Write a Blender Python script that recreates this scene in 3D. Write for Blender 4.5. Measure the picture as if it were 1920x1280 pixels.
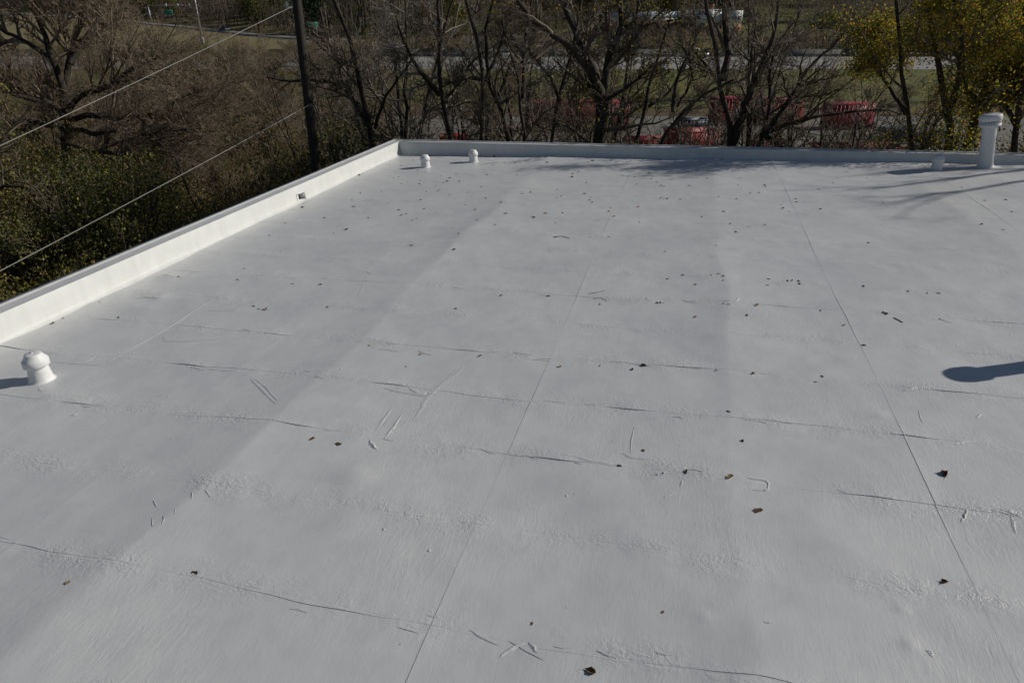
import bpy, math, random
import numpy as np
from mathutils import Matrix, Vector

sc = bpy.context.scene
for o in list(bpy.data.objects):
    bpy.data.objects.remove(o)
COL = sc.collection

# ------------------------------------------------------------------ camera, light, exposure
CAM_Z = 11.0
PITCH = math.atan(618 / 1280)
cam = bpy.data.objects.new('camera', bpy.data.cameras.new('camera'))
COL.objects.link(cam)
cam.location = (0, 0, CAM_Z)
cam.rotation_euler = (math.pi / 2 - PITCH, 0, 0)
cam.data.lens = 24
cam.data.sensor_width = 36
cam.data.clip_start = 0.1
cam.data.clip_end = 3000
sc.camera = cam

F = 1280.0
H = 3.2                                   # camera above the roof plane
cp, sp = math.cos(-PITCH), math.sin(-PITCH)
def ray(x, y):
    vx, vy, vz = x - 960, F, 640 - y
    return np.array([vx, vy * cp - vz * sp, vy * sp + vz * cp])
def nrm(v):
    v = np.asarray(v, float)
    return v / np.linalg.norm(v)
E1 = nrm(ray(1313, 22))
E2 = nrm([E1[1], -E1[0], 0.03])
N = nrm(np.cross(E2, E1))
CAMP = np.array([0, 0, CAM_Z])
RO = CAMP - H * N
ROOF = Matrix(((E2[0], E1[0], N[0], RO[0]), (E2[1], E1[1], N[1], RO[1]), (E2[2], E1[2], N[2], RO[2]), (0, 0, 0, 1)))
def st(x, y):
    d = ray(x, y)
    q = d * (-H / (d @ N)) + H * N
    return float(q @ E2), float(q @ E1)
def at(x, y, Y):
    d = ray(x, y)
    return CAMP + d * (Y / d[1])

SUN_DIR = nrm(1.0 * E2 + 0.47 * E1 + 0.59 * N)
sun = bpy.data.objects.new('sun', bpy.data.lights.new('sun', 'SUN'))
COL.objects.link(sun)
sun.rotation_euler = Vector(SUN_DIR).to_track_quat('Z', 'Y').to_euler()
sun.data.energy = 4.7
sun.data.angle = math.radians(0.55)
sun.data.color = (1.0, 0.955, 0.875)
world = bpy.data.worlds.new('World')
sc.world = world
world.use_nodes = True
wn = world.node_tree.nodes
wl = world.node_tree.links
sky = wn.new('ShaderNodeTexSky')
sky.sky_type = 'NISHITA'
sky.sun_disc = False
sky.ozone_density = 2.5
sky.dust_density = 0.6
sky.sun_elevation = math.asin(SUN_DIR[2])
sky.sun_rotation = math.atan2(SUN_DIR[0], SUN_DIR[1])
wl.new(sky.outputs[0], wn['Background'].inputs[0])
wn['Background'].inputs[1].default_value = 0.05
sc.view_settings.view_transform = 'Standard'
sc.view_settings.look = 'None'
sc.view_settings.exposure = -0.42
sc.view_settings.gamma = 1
sc.view_settings.use_curve_mapping = False

# ------------------------------------------------------------------ helpers
def tag(o, label=None, cat=None, group=None, kind=None):
    if label: o['label'] = label
    if cat: o['category'] = cat
    if group: o['group'] = group
    if kind: o['kind'] = kind
    return o
def empty(name, loc, rz=0.0):
    o = bpy.data.objects.new(name, None)
    o.empty_display_size = 0.2
    COL.objects.link(o)
    o.location = [float(v) for v in loc]
    o.rotation_euler = (0, 0, rz)
    return o
def mesh_np(name, V, Fc, mat, smooth=False):
    """V (n,3); Fc list of int arrays, each (m,k)"""
    me = bpy.data.meshes.new(name)
    V = np.ascontiguousarray(V, dtype=np.float32)
    if not isinstance(Fc, list): Fc = [Fc]
    Fc = [np.asarray(f, dtype=np.int32) for f in Fc if len(f)]
    me.vertices.add(len(V))
    me.vertices.foreach_set('co', V.ravel())
    loops = np.concatenate([f.ravel() for f in Fc])
    sizes = np.concatenate([np.full(len(f), f.shape[1], dtype=np.int32) for f in Fc])
    starts = np.concatenate([[0], np.cumsum(sizes)[:-1]]).astype(np.int32)
    me.loops.add(len(loops))
    me.loops.foreach_set('vertex_index', loops)
    me.polygons.add(len(sizes))
    me.polygons.foreach_set('loop_start', starts)
    if smooth:
        me.polygons.foreach_set('use_smooth', np.ones(len(sizes), dtype=bool))
    me.update(calc_edges=True)
    if mat: me.materials.append(mat)
    return me
def link(name, me, parent=None, loc=None):
    o = bpy.data.objects.new(name, me)
    COL.objects.link(o)
    if parent is not None: o.parent = parent
    if loc is not None: o.location = [float(v) for v in loc]
    return o
def copy_tree(o, parent=None):
    c = o.copy()
    COL.objects.link(c)
    c.parent = parent
    for ch in list(o.children):
        copy_tree(ch, c)
    return c

class MB:
    """collects simple shapes into one mesh"""
    def __init__(s): s.v, s.f, s.n = [], {}, 0
    def add(s, V, Fs):
        V = np.asarray(V, float)
        s.v.append(V)
        for f in Fs:
            s.f.setdefault(len(f), []).append([i + s.n for i in f])
        s.n += len(V)
    def box(s, c, d, rz=0.0, bev=0.0):
        hx, hy, hz = d[0] / 2, d[1] / 2, d[2] / 2
        if bev <= 0:
            V = [(x, y, z) for z in (-hz, hz) for x, y in ((-hx, -hy), (hx, -hy), (hx, hy), (-hx, hy))]
            Fs = [(3, 2, 1, 0), (4, 5, 6, 7), (0, 1, 5, 4), (1, 2, 6, 5), (2, 3, 7, 6), (3, 0, 4, 7)]
        else:
            b = bev
            ring = [(-hx + b, -hy), (hx - b, -hy), (hx, -hy + b), (hx, hy - b), (hx - b, hy), (-hx + b, hy), (-hx, hy - b), (-hx, -hy + b)]
            ring2 = [(x * (hx - b) / hx, y * (hy - b) / hy) for x, y in ring]
            V = [(x, y, -hz) for x, y in ring] + [(x, y, hz - b) for x, y in ring] + [(x, y, hz) for x, y in ring2]
            Fs = [tuple(range(7, -1, -1)), tuple(range(16, 24))]
            for k in (0, 8):
                Fs += [(k + i, k + (i + 1) % 8, k + 8 + (i + 1) % 8, k + 8 + i) for i in range(8)]
        V = np.array(V)
        if rz:
            c_, s_ = math.cos(rz), math.sin(rz)
            V = V @ np.array([[c_, s_, 0], [-s_, c_, 0], [0, 0, 1]])
        s.add(V + np.array(c), Fs)
        return s
    def lathe(s, prof, c=(0, 0, 0), n=28, wob=0.0, seed=0):
        rg = np.random.default_rng(abs(int(seed)))
        a = np.arange(n) * 2 * math.pi / n
        V = []
        for r, z in prof:
            rr = r * (1 + wob * np.sin(2 * a + 1.3 * z * 10 + seed) + wob * rg.normal(size=n) * 0.5)
            V.append(np.stack([rr * np.cos(a), rr * np.sin(a), np.full(n, z)], 1))
        V = np.concatenate(V) + np.array(c)
        Fs = []
        for j in range(len(prof) - 1):
            for i in range(n):
                k = (i + 1) % n
                Fs.append((j * n + i, j * n + k, (j + 1) * n + k, (j + 1) * n + i))
        Fs.append(tuple(range((len(prof) - 1) * n, len(prof) * n)))
        s.add(V, Fs)
        return s
    def prism(s, poly, w, axis='y', off=0.0):
        """polygon in (a,z) extruded by w along the other horizontal axis"""
        n = len(poly)
        V = []
        for h in (-w / 2, w / 2):
            for a, z in poly:
                V.append((a, h + off, z) if axis == 'y' else (h + off, a, z))
        Fs = [tuple(range(n)), tuple(range(2 * n - 1, n - 1, -1))]
        Fs += [(i, i + n, (i + 1) % n + n, (i + 1) % n) for i in range(n)]
        s.add(V, Fs)
        return s
    def tube(s, pts, rad, k=6, cap=True):
        V, Fc = poly_tube(np.asarray(pts, float), np.asarray(rad, float) * np.ones(len(pts)), k)
        s.add(V, [tuple(f) for f in Fc] + ([tuple(range(len(V) - k, len(V))), tuple(range(k - 1, -1, -1))] if cap else []))
        return s
    def mesh(s, name, mat, smooth=False):
        return mesh_np(name, np.concatenate(s.v), [np.array(s.f[k]) for k in sorted(s.f)], mat, smooth)
    def build(s, name, mat, parent=None, loc=None, smooth=False):
        return link(name, s.mesh(name, mat, smooth), parent, loc)

def poly_tube(P, R, k, rough=0.0, rg=None):
    n = len(P)
    T = np.gradient(P, axis=0)
    T /= np.linalg.norm(T, axis=1)[:, None] + 1e-9
    u = np.cross(T[0], [0.3, 0.2, 0.93]); u /= np.linalg.norm(u)
    a = np.arange(k) * 2 * math.pi / k
    V = []
    for i in range(n):
        u = u - T[i] * (u @ T[i]); u /= np.linalg.norm(u) + 1e-9
        w = np.cross(T[i], u)
        r = R[i] * (np.ones(k) if rg is None else 1 + rough * rg.normal(size=k))
        V.append(P[i] + (np.cos(a) * r)[:, None] * u + (np.sin(a) * r)[:, None] * w)
    V = np.concatenate(V)
    i = np.arange(n - 1)[:, None] * k; j = np.arange(k)[None]; j2 = (j + 1) % k
    Fc = np.stack([(i + j), (i + j2), (i + k + j2), (i + k + j)], -1).reshape(-1, 4)
    return V, Fc
def seg_tubes(p0, p1, r0, r1, k=3):
    d = p1 - p0
    d = d / (np.linalg.norm(d, axis=1)[:, None] + 1e-9)
    ref = np.where(np.abs(d[:, 2:3]) > 0.92, np.array([[1., 0, 0]]), np.array([[0, 0, 1.]]))
    u = np.cross(d, ref); u /= np.linalg.norm(u, axis=1)[:, None] + 1e-9
    w = np.cross(d, u)
    a = np.arange(k) * 2 * math.pi / k
    off = np.cos(a)[None, :, None] * u[:, None] + np.sin(a)[None, :, None] * w[:, None]
    V = np.stack([p0[:, None] + off * r0[:, None, None], p1[:, None] + off * r1[:, None, None]], 1)
    n = len(p0)
    b = (np.arange(n) * 2 * k)[:, None]; j = np.arange(k)[None]; j2 = (j + 1) % k
    Fc = np.stack([b + j, b + j2, b + k + j2, b + k + j], -1).reshape(-1, 4)
    return V.reshape(-1, 3), Fc

# ------------------------------------------------------------------ materials
def new_mat(name, rough=0.7, spec=0.3, metal=0.0):
    m = bpy.data.materials.new(name)
    m.use_nodes = True
    b = m.node_tree.nodes['Principled BSDF']
    b.inputs['Roughness'].default_value = rough
    b.inputs['Specular IOR Level'].default_value = spec
    b.inputs['Metallic'].default_value = metal
    return m, m.node_tree.nodes, m.node_tree.links, b
def ramp(nd, stops):
    r = nd.new('ShaderNodeValToRGB')
    while len(r.color_ramp.elements) < len(stops): r.color_ramp.elements.new(0.5)
    for e, (p, c) in zip(r.color_ramp.elements, stops):
        e.position = p; e.color = (*c, 1)
    return r
def noise(nd, lk, scale, detail=4, rough=0.55, coord='Object', stretch=None, dist=0.0):
    tc = nd.new('ShaderNodeTexCoord')
    n = nd.new('ShaderNodeTexNoise')
    n.inputs['Scale'].default_value = scale
    n.inputs['Detail'].default_value = detail
    n.inputs['Roughness'].default_value = rough
    n.inputs['Distortion'].default_value = dist
    if stretch:
        mp = nd.new('ShaderNodeMapping')
        mp.inputs['Scale'].default_value = stretch
        lk.new(tc.outputs[coord], mp.inputs[0]); lk.new(mp.outputs[0], n.inputs['Vector'])
    else:
        lk.new(tc.outputs[coord], n.inputs['Vector'])
    return n
def mat_noise(name, c0, c1, scale=4, rough=0.75, bump=0.0, bscale=30, spec=0.25, metal=0.0, detail=5, stretch=None):
    m, nd, lk, b = new_mat(name, rough, spec, metal)
    n = noise(nd, lk, scale, detail, 0.6, stretch=stretch)
    r = ramp(nd, [(0.3, c0), (0.7, c1)])
    lk.new(n.outputs[0], r.inputs[0]); lk.new(r.outputs[0], b.inputs['Base Color'])
    if bump:
        n2 = noise(nd, lk, bscale, 5, 0.6, stretch=stretch)
        bp = nd.new('ShaderNodeBump'); bp.inputs['Strength'].default_value = 0.8; bp.inputs['Distance'].default_value = bump
        lk.new(n2.outputs[0], bp.inputs['Height']); lk.new(bp.outputs[0], b.inputs['Normal'])
    return m
def mat_island(name, stops, rough=0.65, trans=0.25):
    m, nd, lk, b = new_mat(name, rough, 0.25)
    g = nd.new('ShaderNodeNewGeometry')
    r = ramp(nd, stops)
    lk.new(g.outputs['Random Per Island'], r.inputs[0])
    lk.new(r.outputs[0], b.inputs['Base Color'])
    if trans:
        t = nd.new('ShaderNodeBsdfTranslucent')
        mx = nd.new('ShaderNodeMixShader'); mx.inputs[0].default_value = trans
        lk.new(r.outputs[0], t.inputs[0]); lk.new(b.outputs[0], mx.inputs[1]); lk.new(t.outputs[0], mx.inputs[2])
        lk.new(mx.outputs[0], nd['Material Output'].inputs[0])
    return m
def math_node(nd, lk, op, a, b=None, clamp=False):
    m = nd.new('ShaderNodeMath'); m.operation = op; m.use_clamp = clamp
    for i, v in enumerate((a, b)):
        if v is None: continue
        if isinstance(v, (int, float)): m.inputs[i].default_value = v
        else: lk.new(v, m.inputs[i])
    return m.outputs[0]

SEAM_T0, SEAM_DT = 2.69, 0.885
SEAM_S = [-10.6, -7.45, -4.33, -1.24, 1.88, 5.0, 8.12, 11.2, 14.4]

def roof_material():
    m, nd, lk, b = new_mat('white_roof_coating', 0.42, 0.5)
    tc = nd.new('ShaderNodeTexCoord')
    sep = nd.new('ShaderNodeSeparateXYZ'); lk.new(tc.outputs['Object'], sep.inputs[0])
    # colour: faint dirt
    n1 = noise(nd, lk, 0.8, 5, 0.6); n2 = noise(nd, lk, 5.0, 6, 0.65, stretch=(1.3, 0.8, 1))
    r1 = ramp(nd, [(0.3, (0.525, 0.53, 0.54)), (0.7, (0.61, 0.61, 0.607))])
    lk.new(n1.outputs[0], r1.inputs[0])
    r2 = ramp(nd, [(0.25, (0.90, 0.905, 0.91)), (0.6, (1, 1, 1))])
    lk.new(n2.outputs[0], r2.inputs[0])
    mx = nd.new('ShaderNodeMix'); mx.data_type = 'RGBA'; mx.blend_type = 'MULTIPLY'; mx.inputs[0].default_value = 1
    lk.new(r1.outputs[0], mx.inputs[6]); lk.new(r2.outputs[0], mx.inputs[7])
    # specks
    vo = nd.new('ShaderNodeTexVoronoi'); vo.inputs['Scale'].default_value = 3.1; lk.new(tc.outputs['Object'], vo.inputs['Vector'])
    spk = ramp(nd, [(0.0, (0.45, 0.43, 0.4)), (0.018, (0.55, 0.54, 0.5)), (0.03, (1, 1, 1))])
    lk.new(vo.outputs['Distance'], spk.inputs[0])
    mx2 = nd.new('ShaderNodeMix'); mx2.data_type = 'RGBA'; mx2.blend_type = 'MULTIPLY'; mx2.inputs[0].default_value = 0.8
    lk.new(mx.outputs[2], mx2.inputs[6]); lk.new(spk.outputs[0], mx2.inputs[7])
    lk.new(mx2.outputs[2], b.inputs['Base Color'])
    # distance to nearest cross seam (with waver)
    nw = noise(nd, lk, 0.9, 3, 0.5)
    wv = math_node(nd, lk, 'MULTIPLY', math_node(nd, lk, 'SUBTRACT', nw.outputs[0], 0.5), 0.10)
    q = math_node(nd, lk, 'DIVIDE', math_node(nd, lk, 'SUBTRACT', math_node(nd, lk, 'ADD', sep.outputs[1], wv), SEAM_T0), SEAM_DT)
    fr = math_node(nd, lk, 'ABSOLUTE', math_node(nd, lk, 'SUBTRACT', q, math_node(nd, lk, 'ROUND', q)))
    near = math_node(nd, lk, 'SUBTRACT', 1.0, math_node(nd, lk, 'MULTIPLY', fr, 4.2), clamp=True)      # 1 at the seam
    # brushed strokes
    st1 = noise(nd, lk, 26, 3, 0.55, stretch=(1.0, 0.24, 1), dist=1.6)
    st2 = noise(nd, lk, 60, 2, 0.5, stretch=(1.0, 0.3, 1), dist=0.4)
    st3 = noise(nd, lk, 16, 4, 0.6, stretch=(0.8, 1.0, 1), dist=2.2)
    patch = noise(nd, lk, 0.75, 3, 0.5)
    pr = ramp(nd, [(0.44, (0.0, 0.0, 0.0)), (0.66, (1, 1, 1))]); lk.new(patch.outputs[0], pr.inputs[0])
    patch2 = noise(nd, lk, 1.7, 3, 0.5)
    pr2 = ramp(nd, [(0.42, (0.0, 0.0, 0.0)), (0.62, (1, 1, 1))]); lk.new(patch2.outputs[0], pr2.inputs[0])
    amp1 = math_node(nd, lk, 'ADD', math_node(nd, lk, 'MULTIPLY', pr.outputs[0], 0.55), 0.12)
    amp3 = math_node(nd, lk, 'MULTIPLY', math_node(nd, lk, 'MULTIPLY', near, pr2.outputs[0]), 3.0)
    h = math_node(nd, lk, 'ADD', math_node(nd, lk, 'MULTIPLY', st1.outputs[0], amp1), math_node(nd, lk, 'MULTIPLY', st3.outputs[0], amp3))
    h = math_node(nd, lk, 'ADD', h, math_node(nd, lk, 'MULTIPLY', st2.outputs[0], 0.14))
    # a thin drawn seam trace between the built laps
    crk = math_node(nd, lk, 'MULTIPLY', math_node(nd, lk, 'SUBTRACT', 1.0, math_node(nd, lk, 'MULTIPLY', fr, 95), clamp=True), 0.55)
    h = math_node(nd, lk, 'SUBTRACT', h, math_node(nd, lk, 'MULTIPLY', crk, pr2.outputs[0]))
    vb = nd.new('ShaderNodeTexVoronoi'); vb.inputs['Scale'].default_value = 2.3; lk.new(tc.outputs['Object'], vb.inputs['Vector'])
    blob = math_node(nd, lk, 'SUBTRACT', 1.0, math_node(nd, lk, 'MULTIPLY', vb.outputs['Distance'], 32), clamp=True)
    h = math_node(nd, lk, 'ADD', h, math_node(nd, lk, 'MULTIPLY', blob, 1.6))
    bp = nd.new('ShaderNodeBump'); bp.inputs['Strength'].default_value = 1.0; bp.inputs['Distance'].default_value = 0.0042
    lk.new(h, bp.inputs['Height']); lk.new(bp.outputs[0], b.inputs['Normal'])
    return m

M = {}
M['roof'] = roof_material()
M['parapet'] = mat_noise('parapet_white_paint', (0.585, 0.59, 0.565), (0.66, 0.665, 0.64), 3.5, 0.5, 0.004, 6, stretch=(1.6, 1.6, 0.35))
M['vent_white'] = mat_noise('vent_white_paint', (0.66, 0.66, 0.66), (0.74, 0.74, 0.73), 14, 0.45, 0.003, 22)
M['coping'] = mat_noise('coping_grey_metal', (0.42, 0.43, 0.43), (0.52, 0.52, 0.51), 6, 0.5, 0.001, 20, metal=0.0)
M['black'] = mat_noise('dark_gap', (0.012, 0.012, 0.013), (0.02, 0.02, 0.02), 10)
M['wall'] = mat_noise('painted_block_wall', (0.40, 0.38, 0.34), (0.48, 0.46, 0.42), 2, 0.85, 0.004, 20)
M['bark'] = mat_noise('dark_grey_bark', (0.022, 0.017, 0.013), (0.075, 0.06, 0.048), 9, 0.9, 0.02, 18, stretch=(1, 1, 0.3))
M['twig'] = mat_noise('grey_brown_twigs', (0.06, 0.046, 0.033), (0.23, 0.185, 0.135), 3, 0.85)
M['twig_red'] = mat_noise('reddish_brown_twigs', (0.125, 0.093, 0.063), (0.29, 0.225, 0.16), 1.2, 0.85)
M['twig_lit'] = mat_noise('sunlit_pale_twigs', (0.10, 0.09, 0.075), (0.30, 0.27, 0.23), 2, 0.8)  # pale tone puts sun highlights into the twig colour of some trees
M['pole'] = mat_noise('weathered_pole_wood', (0.018, 0.015, 0.013), (0.07, 0.058, 0.048), 14, 0.9, 0.012, 30, stretch=(3, 3, 0.12))
M['leaf_gold'] = mat_island('golden_autumn_leaves', [(0.0, (0.06, 0.10, 0.016)), (0.3, (0.15, 0.18, 0.025)), (0.55, (0.38, 0.32, 0.03)), (0.8, (0.56, 0.38, 0.04)), (1.0, (0.42, 0.18, 0.04))], trans=.5)
M['leaf_olive'] = mat_island('olive_leaves', [(0.0, (0.05, 0.055, 0.015)), (0.4, (0.10, 0.11, 0.022)), (0.75, (0.19, 0.16, 0.03)), (0.93, (0.28, 0.19, 0.04)), (1.0, (0.3, 0.26, 0.1))])
M['leaf_green'] = mat_island('green_leaves', [(0.0, (0.022, 0.034, 0.009)), (0.5, (0.06, 0.075, 0.016)), (0.85, (0.13, 0.135, 0.025)), (1.0, (0.3, 0.25, 0.05))])
M['leaf_brown'] = mat_island('brown_leaves', [(0.0, (0.05, 0.028, 0.014)), (0.5, (0.10, 0.055, 0.025)), (0.85, (0.17, 0.085, 0.03)), (1.0, (0.09, 0.09, 0.03))])
M['leaf_dark'] = mat_island('dark_evergreen_needles', [(0.0, (0.008, 0.022, 0.012)), (0.6, (0.018, 0.04, 0.018)), (1.0, (0.04, 0.065, 0.022))], trans=0.1)
M['litter'] = mat_noise('dry_leaf', (0.03, 0.016, 0.008), (0.14, 0.07, 0.028), 25, 0.7)
M['litter_pale'] = mat_noise('pale_dry_leaf', (0.10, 0.06, 0.025), (0.28, 0.18, 0.07), 25, 0.7)
M['litter_red'] = mat_noise('russet_dry_leaf', (0.10, 0.035, 0.012), (0.2, 0.075, 0.025), 25, 0.7)
M['asphalt'] = mat_noise('lot_asphalt', (0.13, 0.122, 0.108), (0.20, 0.19, 0.165), 0.35, 0.9, 0.01, 12)
M['highway'] = mat_noise('highway_concrete', (0.22, 0.215, 0.20), (0.28, 0.275, 0.26), 0.2, 0.85)
M['paint'] = mat_noise('road_paint', (0.5, 0.5, 0.48), (0.65, 0.65, 0.62), 1, 0.7)
M['barrier'] = mat_noise('shaded_barrier_concrete', (0.09, 0.095, 0.095), (0.15, 0.15, 0.145), 0.6, 0.9)  # concrete given a dark base colour to carry the barrier's shade
M['steel'] = mat_noise('galvanised_steel', (0.32, 0.34, 0.35), (0.45, 0.46, 0.47), 4, 0.45, metal=0.3)
M['red'] = mat_noise('red_container_paint', (0.22, 0.015, 0.017), (0.36, 0.025, 0.026), 1.5, 0.55)
M['red_faded'] = mat_noise('faded_red_paint', (0.24, 0.03, 0.04), (0.34, 0.055, 0.065), 1.5, 0.6)
M['shadowed'] = mat_noise('shaded_red_paint', (0.12, 0.015, 0.018), (0.18, 0.025, 0.028), 1.5, 0.6)  # red darkened in its colour for a container side in shade
M['blue_dark'] = mat_noise('dark_blue_paint', (0.02, 0.035, 0.06), (0.035, 0.055, 0.09), 1.5, 0.5)
M['white_paint'] = mat_noise('white_wall_paint', (0.72, 0.73, 0.72), (0.8, 0.8, 0.78), 0.4, 0.7)
M['blue_wall'] = mat_noise('pale_blue_wall', (0.70, 0.77, 0.82), (0.74, 0.81, 0.85), 0.4, 0.7)
M['brick'] = mat_noise('orange_brick', (0.30, 0.15, 0.08), (0.44, 0.25, 0.14), 1.2, 0.85)
M['brickdark'] = mat_noise('brown_brick', (0.11, 0.07, 0.05), (0.17, 0.11, 0.08), 0.6, 0.85)
M['roofgrey'] = mat_noise('pale_flat_roof', (0.5, 0.49, 0.44), (0.62, 0.6, 0.55), 0.3, 0.8)
M['glass'] = mat_noise('dark_glass', (0.01, 0.013, 0.016), (0.02, 0.025, 0.03), 2, 0.12, spec=0.6)
M['tyre'] = mat_noise('tyre_rubber', (0.012, 0.012, 0.012), (0.022, 0.022, 0.022), 20, 0.85)
M['car_white'] = mat_noise('white_car_paint', (0.60, 0.62, 0.64), (0.66, 0.68, 0.70), 1, 0.3, spec=0.5)
M['car_dark'] = mat_noise('charcoal_car_paint', (0.02, 0.02, 0.022), (0.03, 0.03, 0.032), 1, 0.3, spec=0.5)
M['car_blue'] = mat_noise('navy_car_paint', (0.02, 0.04, 0.09), (0.03, 0.055, 0.12), 1, 0.3, spec=0.5)
M['sign_green'] = mat_noise('sign_green', (0.01, 0.22, 0.12), (0.015, 0.27, 0.15), 2, 0.5)
M['sign_white'] = mat_noise('sign_white', (0.7, 0.72, 0.72), (0.8, 0.8, 0.8), 2, 0.5)
M['letter_black'] = mat_noise('black_lettering', (0.012, 0.012, 0.014), (0.02, 0.02, 0.02), 2, 0.6)
M['wire'] = mat_noise('weathered_cable', (0.2, 0.2, 0.185), (0.28, 0.27, 0.25), 3, 0.6)
M['orange'] = mat_noise('orange_barrel', (0.6, 0.2, 0.03), (0.7, 0.26, 0.04), 2, 0.5)

# ------------------------------------------------------------------ terrain
RX = np.array([-420, -250, -160, -110, -77, -40, 20, 420.])
RY = np.array([420, 345, 292, 262, 232, 205, 186, 186.])
RZ = np.array([15, 11, 8.2, 5.5, 3.9, 3.2, 5.4, 5.4])
def sstep(x):
    x = np.clip(x, 0, 1); return x * x * (3 - 2 * x)
def terr(X, Y, fine=True):
    X = np.asarray(X, float); Y = np.asarray(Y, float)
    yr = np.interp(X, RX, RY); zr = np.interp(X, RX, RZ)
    z = 2.8 * sstep((Y - 84) / 28)
    z = z + np.where(Y > 151, (zr - 2.8) * sstep((Y - 151) / np.maximum(yr - 157, 10)), 0)
    z = z + np.maximum(0, Y - yr - 12) * 0.13
    return z
def grid_mesh(name, xs, ys, zf, mat):
    X, Y = np.meshgrid(xs, ys)
    V = np.stack([X, Y, zf(X, Y)], -1).reshape(-1, 3)
    nx, ny = len(xs), len(ys)
    i = np.arange(ny - 1)[:, None] * nx; j = np.arange(nx - 1)[None]
    Fc = np.stack([i + j, i + j + 1, i + nx + j + 1, i + nx + j], -1).reshape(-1, 4)
    return mesh_np(name, V, Fc, mat, True)
def ground_mat():
    m, nd, lk, b = new_mat('ground_grass_and_litter', 0.95, 0.1)
    tc = nd.new('ShaderNodeTexCoord'); sep = nd.new('ShaderNodeSeparateXYZ'); lk.new(tc.outputs['Object'], sep.inputs[0])
    n1 = noise(nd, lk, 0.25, 6, 0.65); n2 = noise(nd, lk, 2.5, 6, 0.7, stretch=(0.5, 1.6, 1))
    litter = ramp(nd, [(0.3, (0.055, 0.045, 0.028)), (0.7, (0.155, 0.115, 0.072))]); lk.new(n2.outputs[0], litter.inputs[0])
    grass = ramp(nd, [(0.3, (0.075, 0.086, 0.03)), (0.5, (0.125, 0.128, 0.048)), (0.75, (0.21, 0.18, 0.09))]); lk.new(n1.outputs[0], grass.inputs[0])
    dry = ramp(nd, [(0.3, (0.12, 0.105, 0.055)), (0.7, (0.24, 0.20, 0.11))]); lk.new(n2.outputs[0], dry.inputs[0])
    jit = math_node(nd, lk, 'MULTIPLY', math_node(nd, lk, 'SUBTRACT', n1.outputs[0], 0.5), 18)
    y = math_node(nd, lk, 'ADD', sep.outputs[1], jit)
    g = math_node(nd, lk, 'DIVIDE', math_node(nd, lk, 'SUBTRACT', y, 86), 6, clamp=True)
    mx = nd.new('ShaderNodeMix'); mx.data_type = 'RGBA'; lk.new(g, mx.inputs[0]); lk.new(litter.outputs[0], mx.inputs[6]); lk.new(grass.outputs[0], mx.inputs[7])
    xx = math_node(nd, lk, 'DIVIDE', math_node(nd, lk, 'SUBTRACT', -30.0, sep.outputs[0]), 15, clamp=True)
    yy = math_node(nd, lk, 'DIVIDE', math_node(nd, lk, 'SUBTRACT', y, 150), 5, clamp=True)
    d = math_node(nd, lk, 'MULTIPLY', xx, yy)
    mx2 = nd.new('ShaderNodeMix'); mx2.data_type = 'RGBA'; lk.new(d, mx2.inputs[0]); lk.new(mx.outputs[2], mx2.inputs[6]); lk.new(dry.outputs[0], mx2.inputs[7])
    lk.new(mx2.outputs[2], b.inputs['Base Color'])
    bp = nd.new('ShaderNodeBump'); bp.inputs['Strength'].default_value = 0.7; bp.inputs['Distance'].default_value = 0.15
    lk.new(n2.outputs[0], bp.inputs['Height']); lk.new(bp.outputs[0], b.inputs['Normal'])
    return m
xs = np.concatenate([np.linspace(-1500, -420, 12), np.linspace(-400, 400, 161), np.linspace(420, 1500, 12)])
ys = np.concatenate([np.linspace(-400, 0, 9), np.linspace(8, 460, 151), np.linspace(480, 1800, 20)])
tag(link('ground', grid_mesh('ground', xs, ys, terr, ground_mat())), kind='structure')
tag(link('parking_lot', grid_mesh('parking_lot', np.linspace(-16, 75, 20), np.linspace(34, 83, 14), lambda X, Y: terr(X, Y) + 0.012, M['asphalt'])), 'worn grey lot with red containers on it', kind='structure')
tag(link('highway', grid_mesh('highway', np.linspace(-420, 420, 60), np.array([115., 131, 148]), lambda X, Y: terr(X, Y) + 0.03, M['highway'])), kind='structure')
mk = MB()
for y in (116.2, 131.3, 146.8): mk.box((0, y, 2.85), (840, 0.18, 0.02))
for y in (121.2, 126.2, 136.6, 141.8):
    for x in np.arange(-150, 150, 12): mk.box((x, y, 2.85), (3, 0.15, 0.02))
tag(mk.build('lane_marking', M['paint']), kind='structure')
rb = []
sx = np.linspace(-400, -38, 60)
sy = np.interp(sx, RX, RY); szz = np.interp(sx, RX, RZ)
V = np.concatenate([np.stack([sx, sy - 4, szz + 0.35], 1), np.stack([sx, sy + 4.5, szz + 0.45], 1), np.stack([sx, sy - 5, szz - 1.5], 1), np.stack([sx, sy + 6, szz - 1.5], 1)])
k = len(sx); i = np.arange(k - 1)
Fc = np.concatenate([np.stack([i, i + 1, k + i + 1, k + i], 1), np.stack([2 * k + i, 2 * k + i + 1, i + 1, i], 1), np.stack([k + i, k + i + 1, 3 * k + i + 1, 3 * k + i], 1)])
tag(link('ramp_road', mesh_np('ramp_road', V, Fc, M['highway'])), kind='structure')

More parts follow.
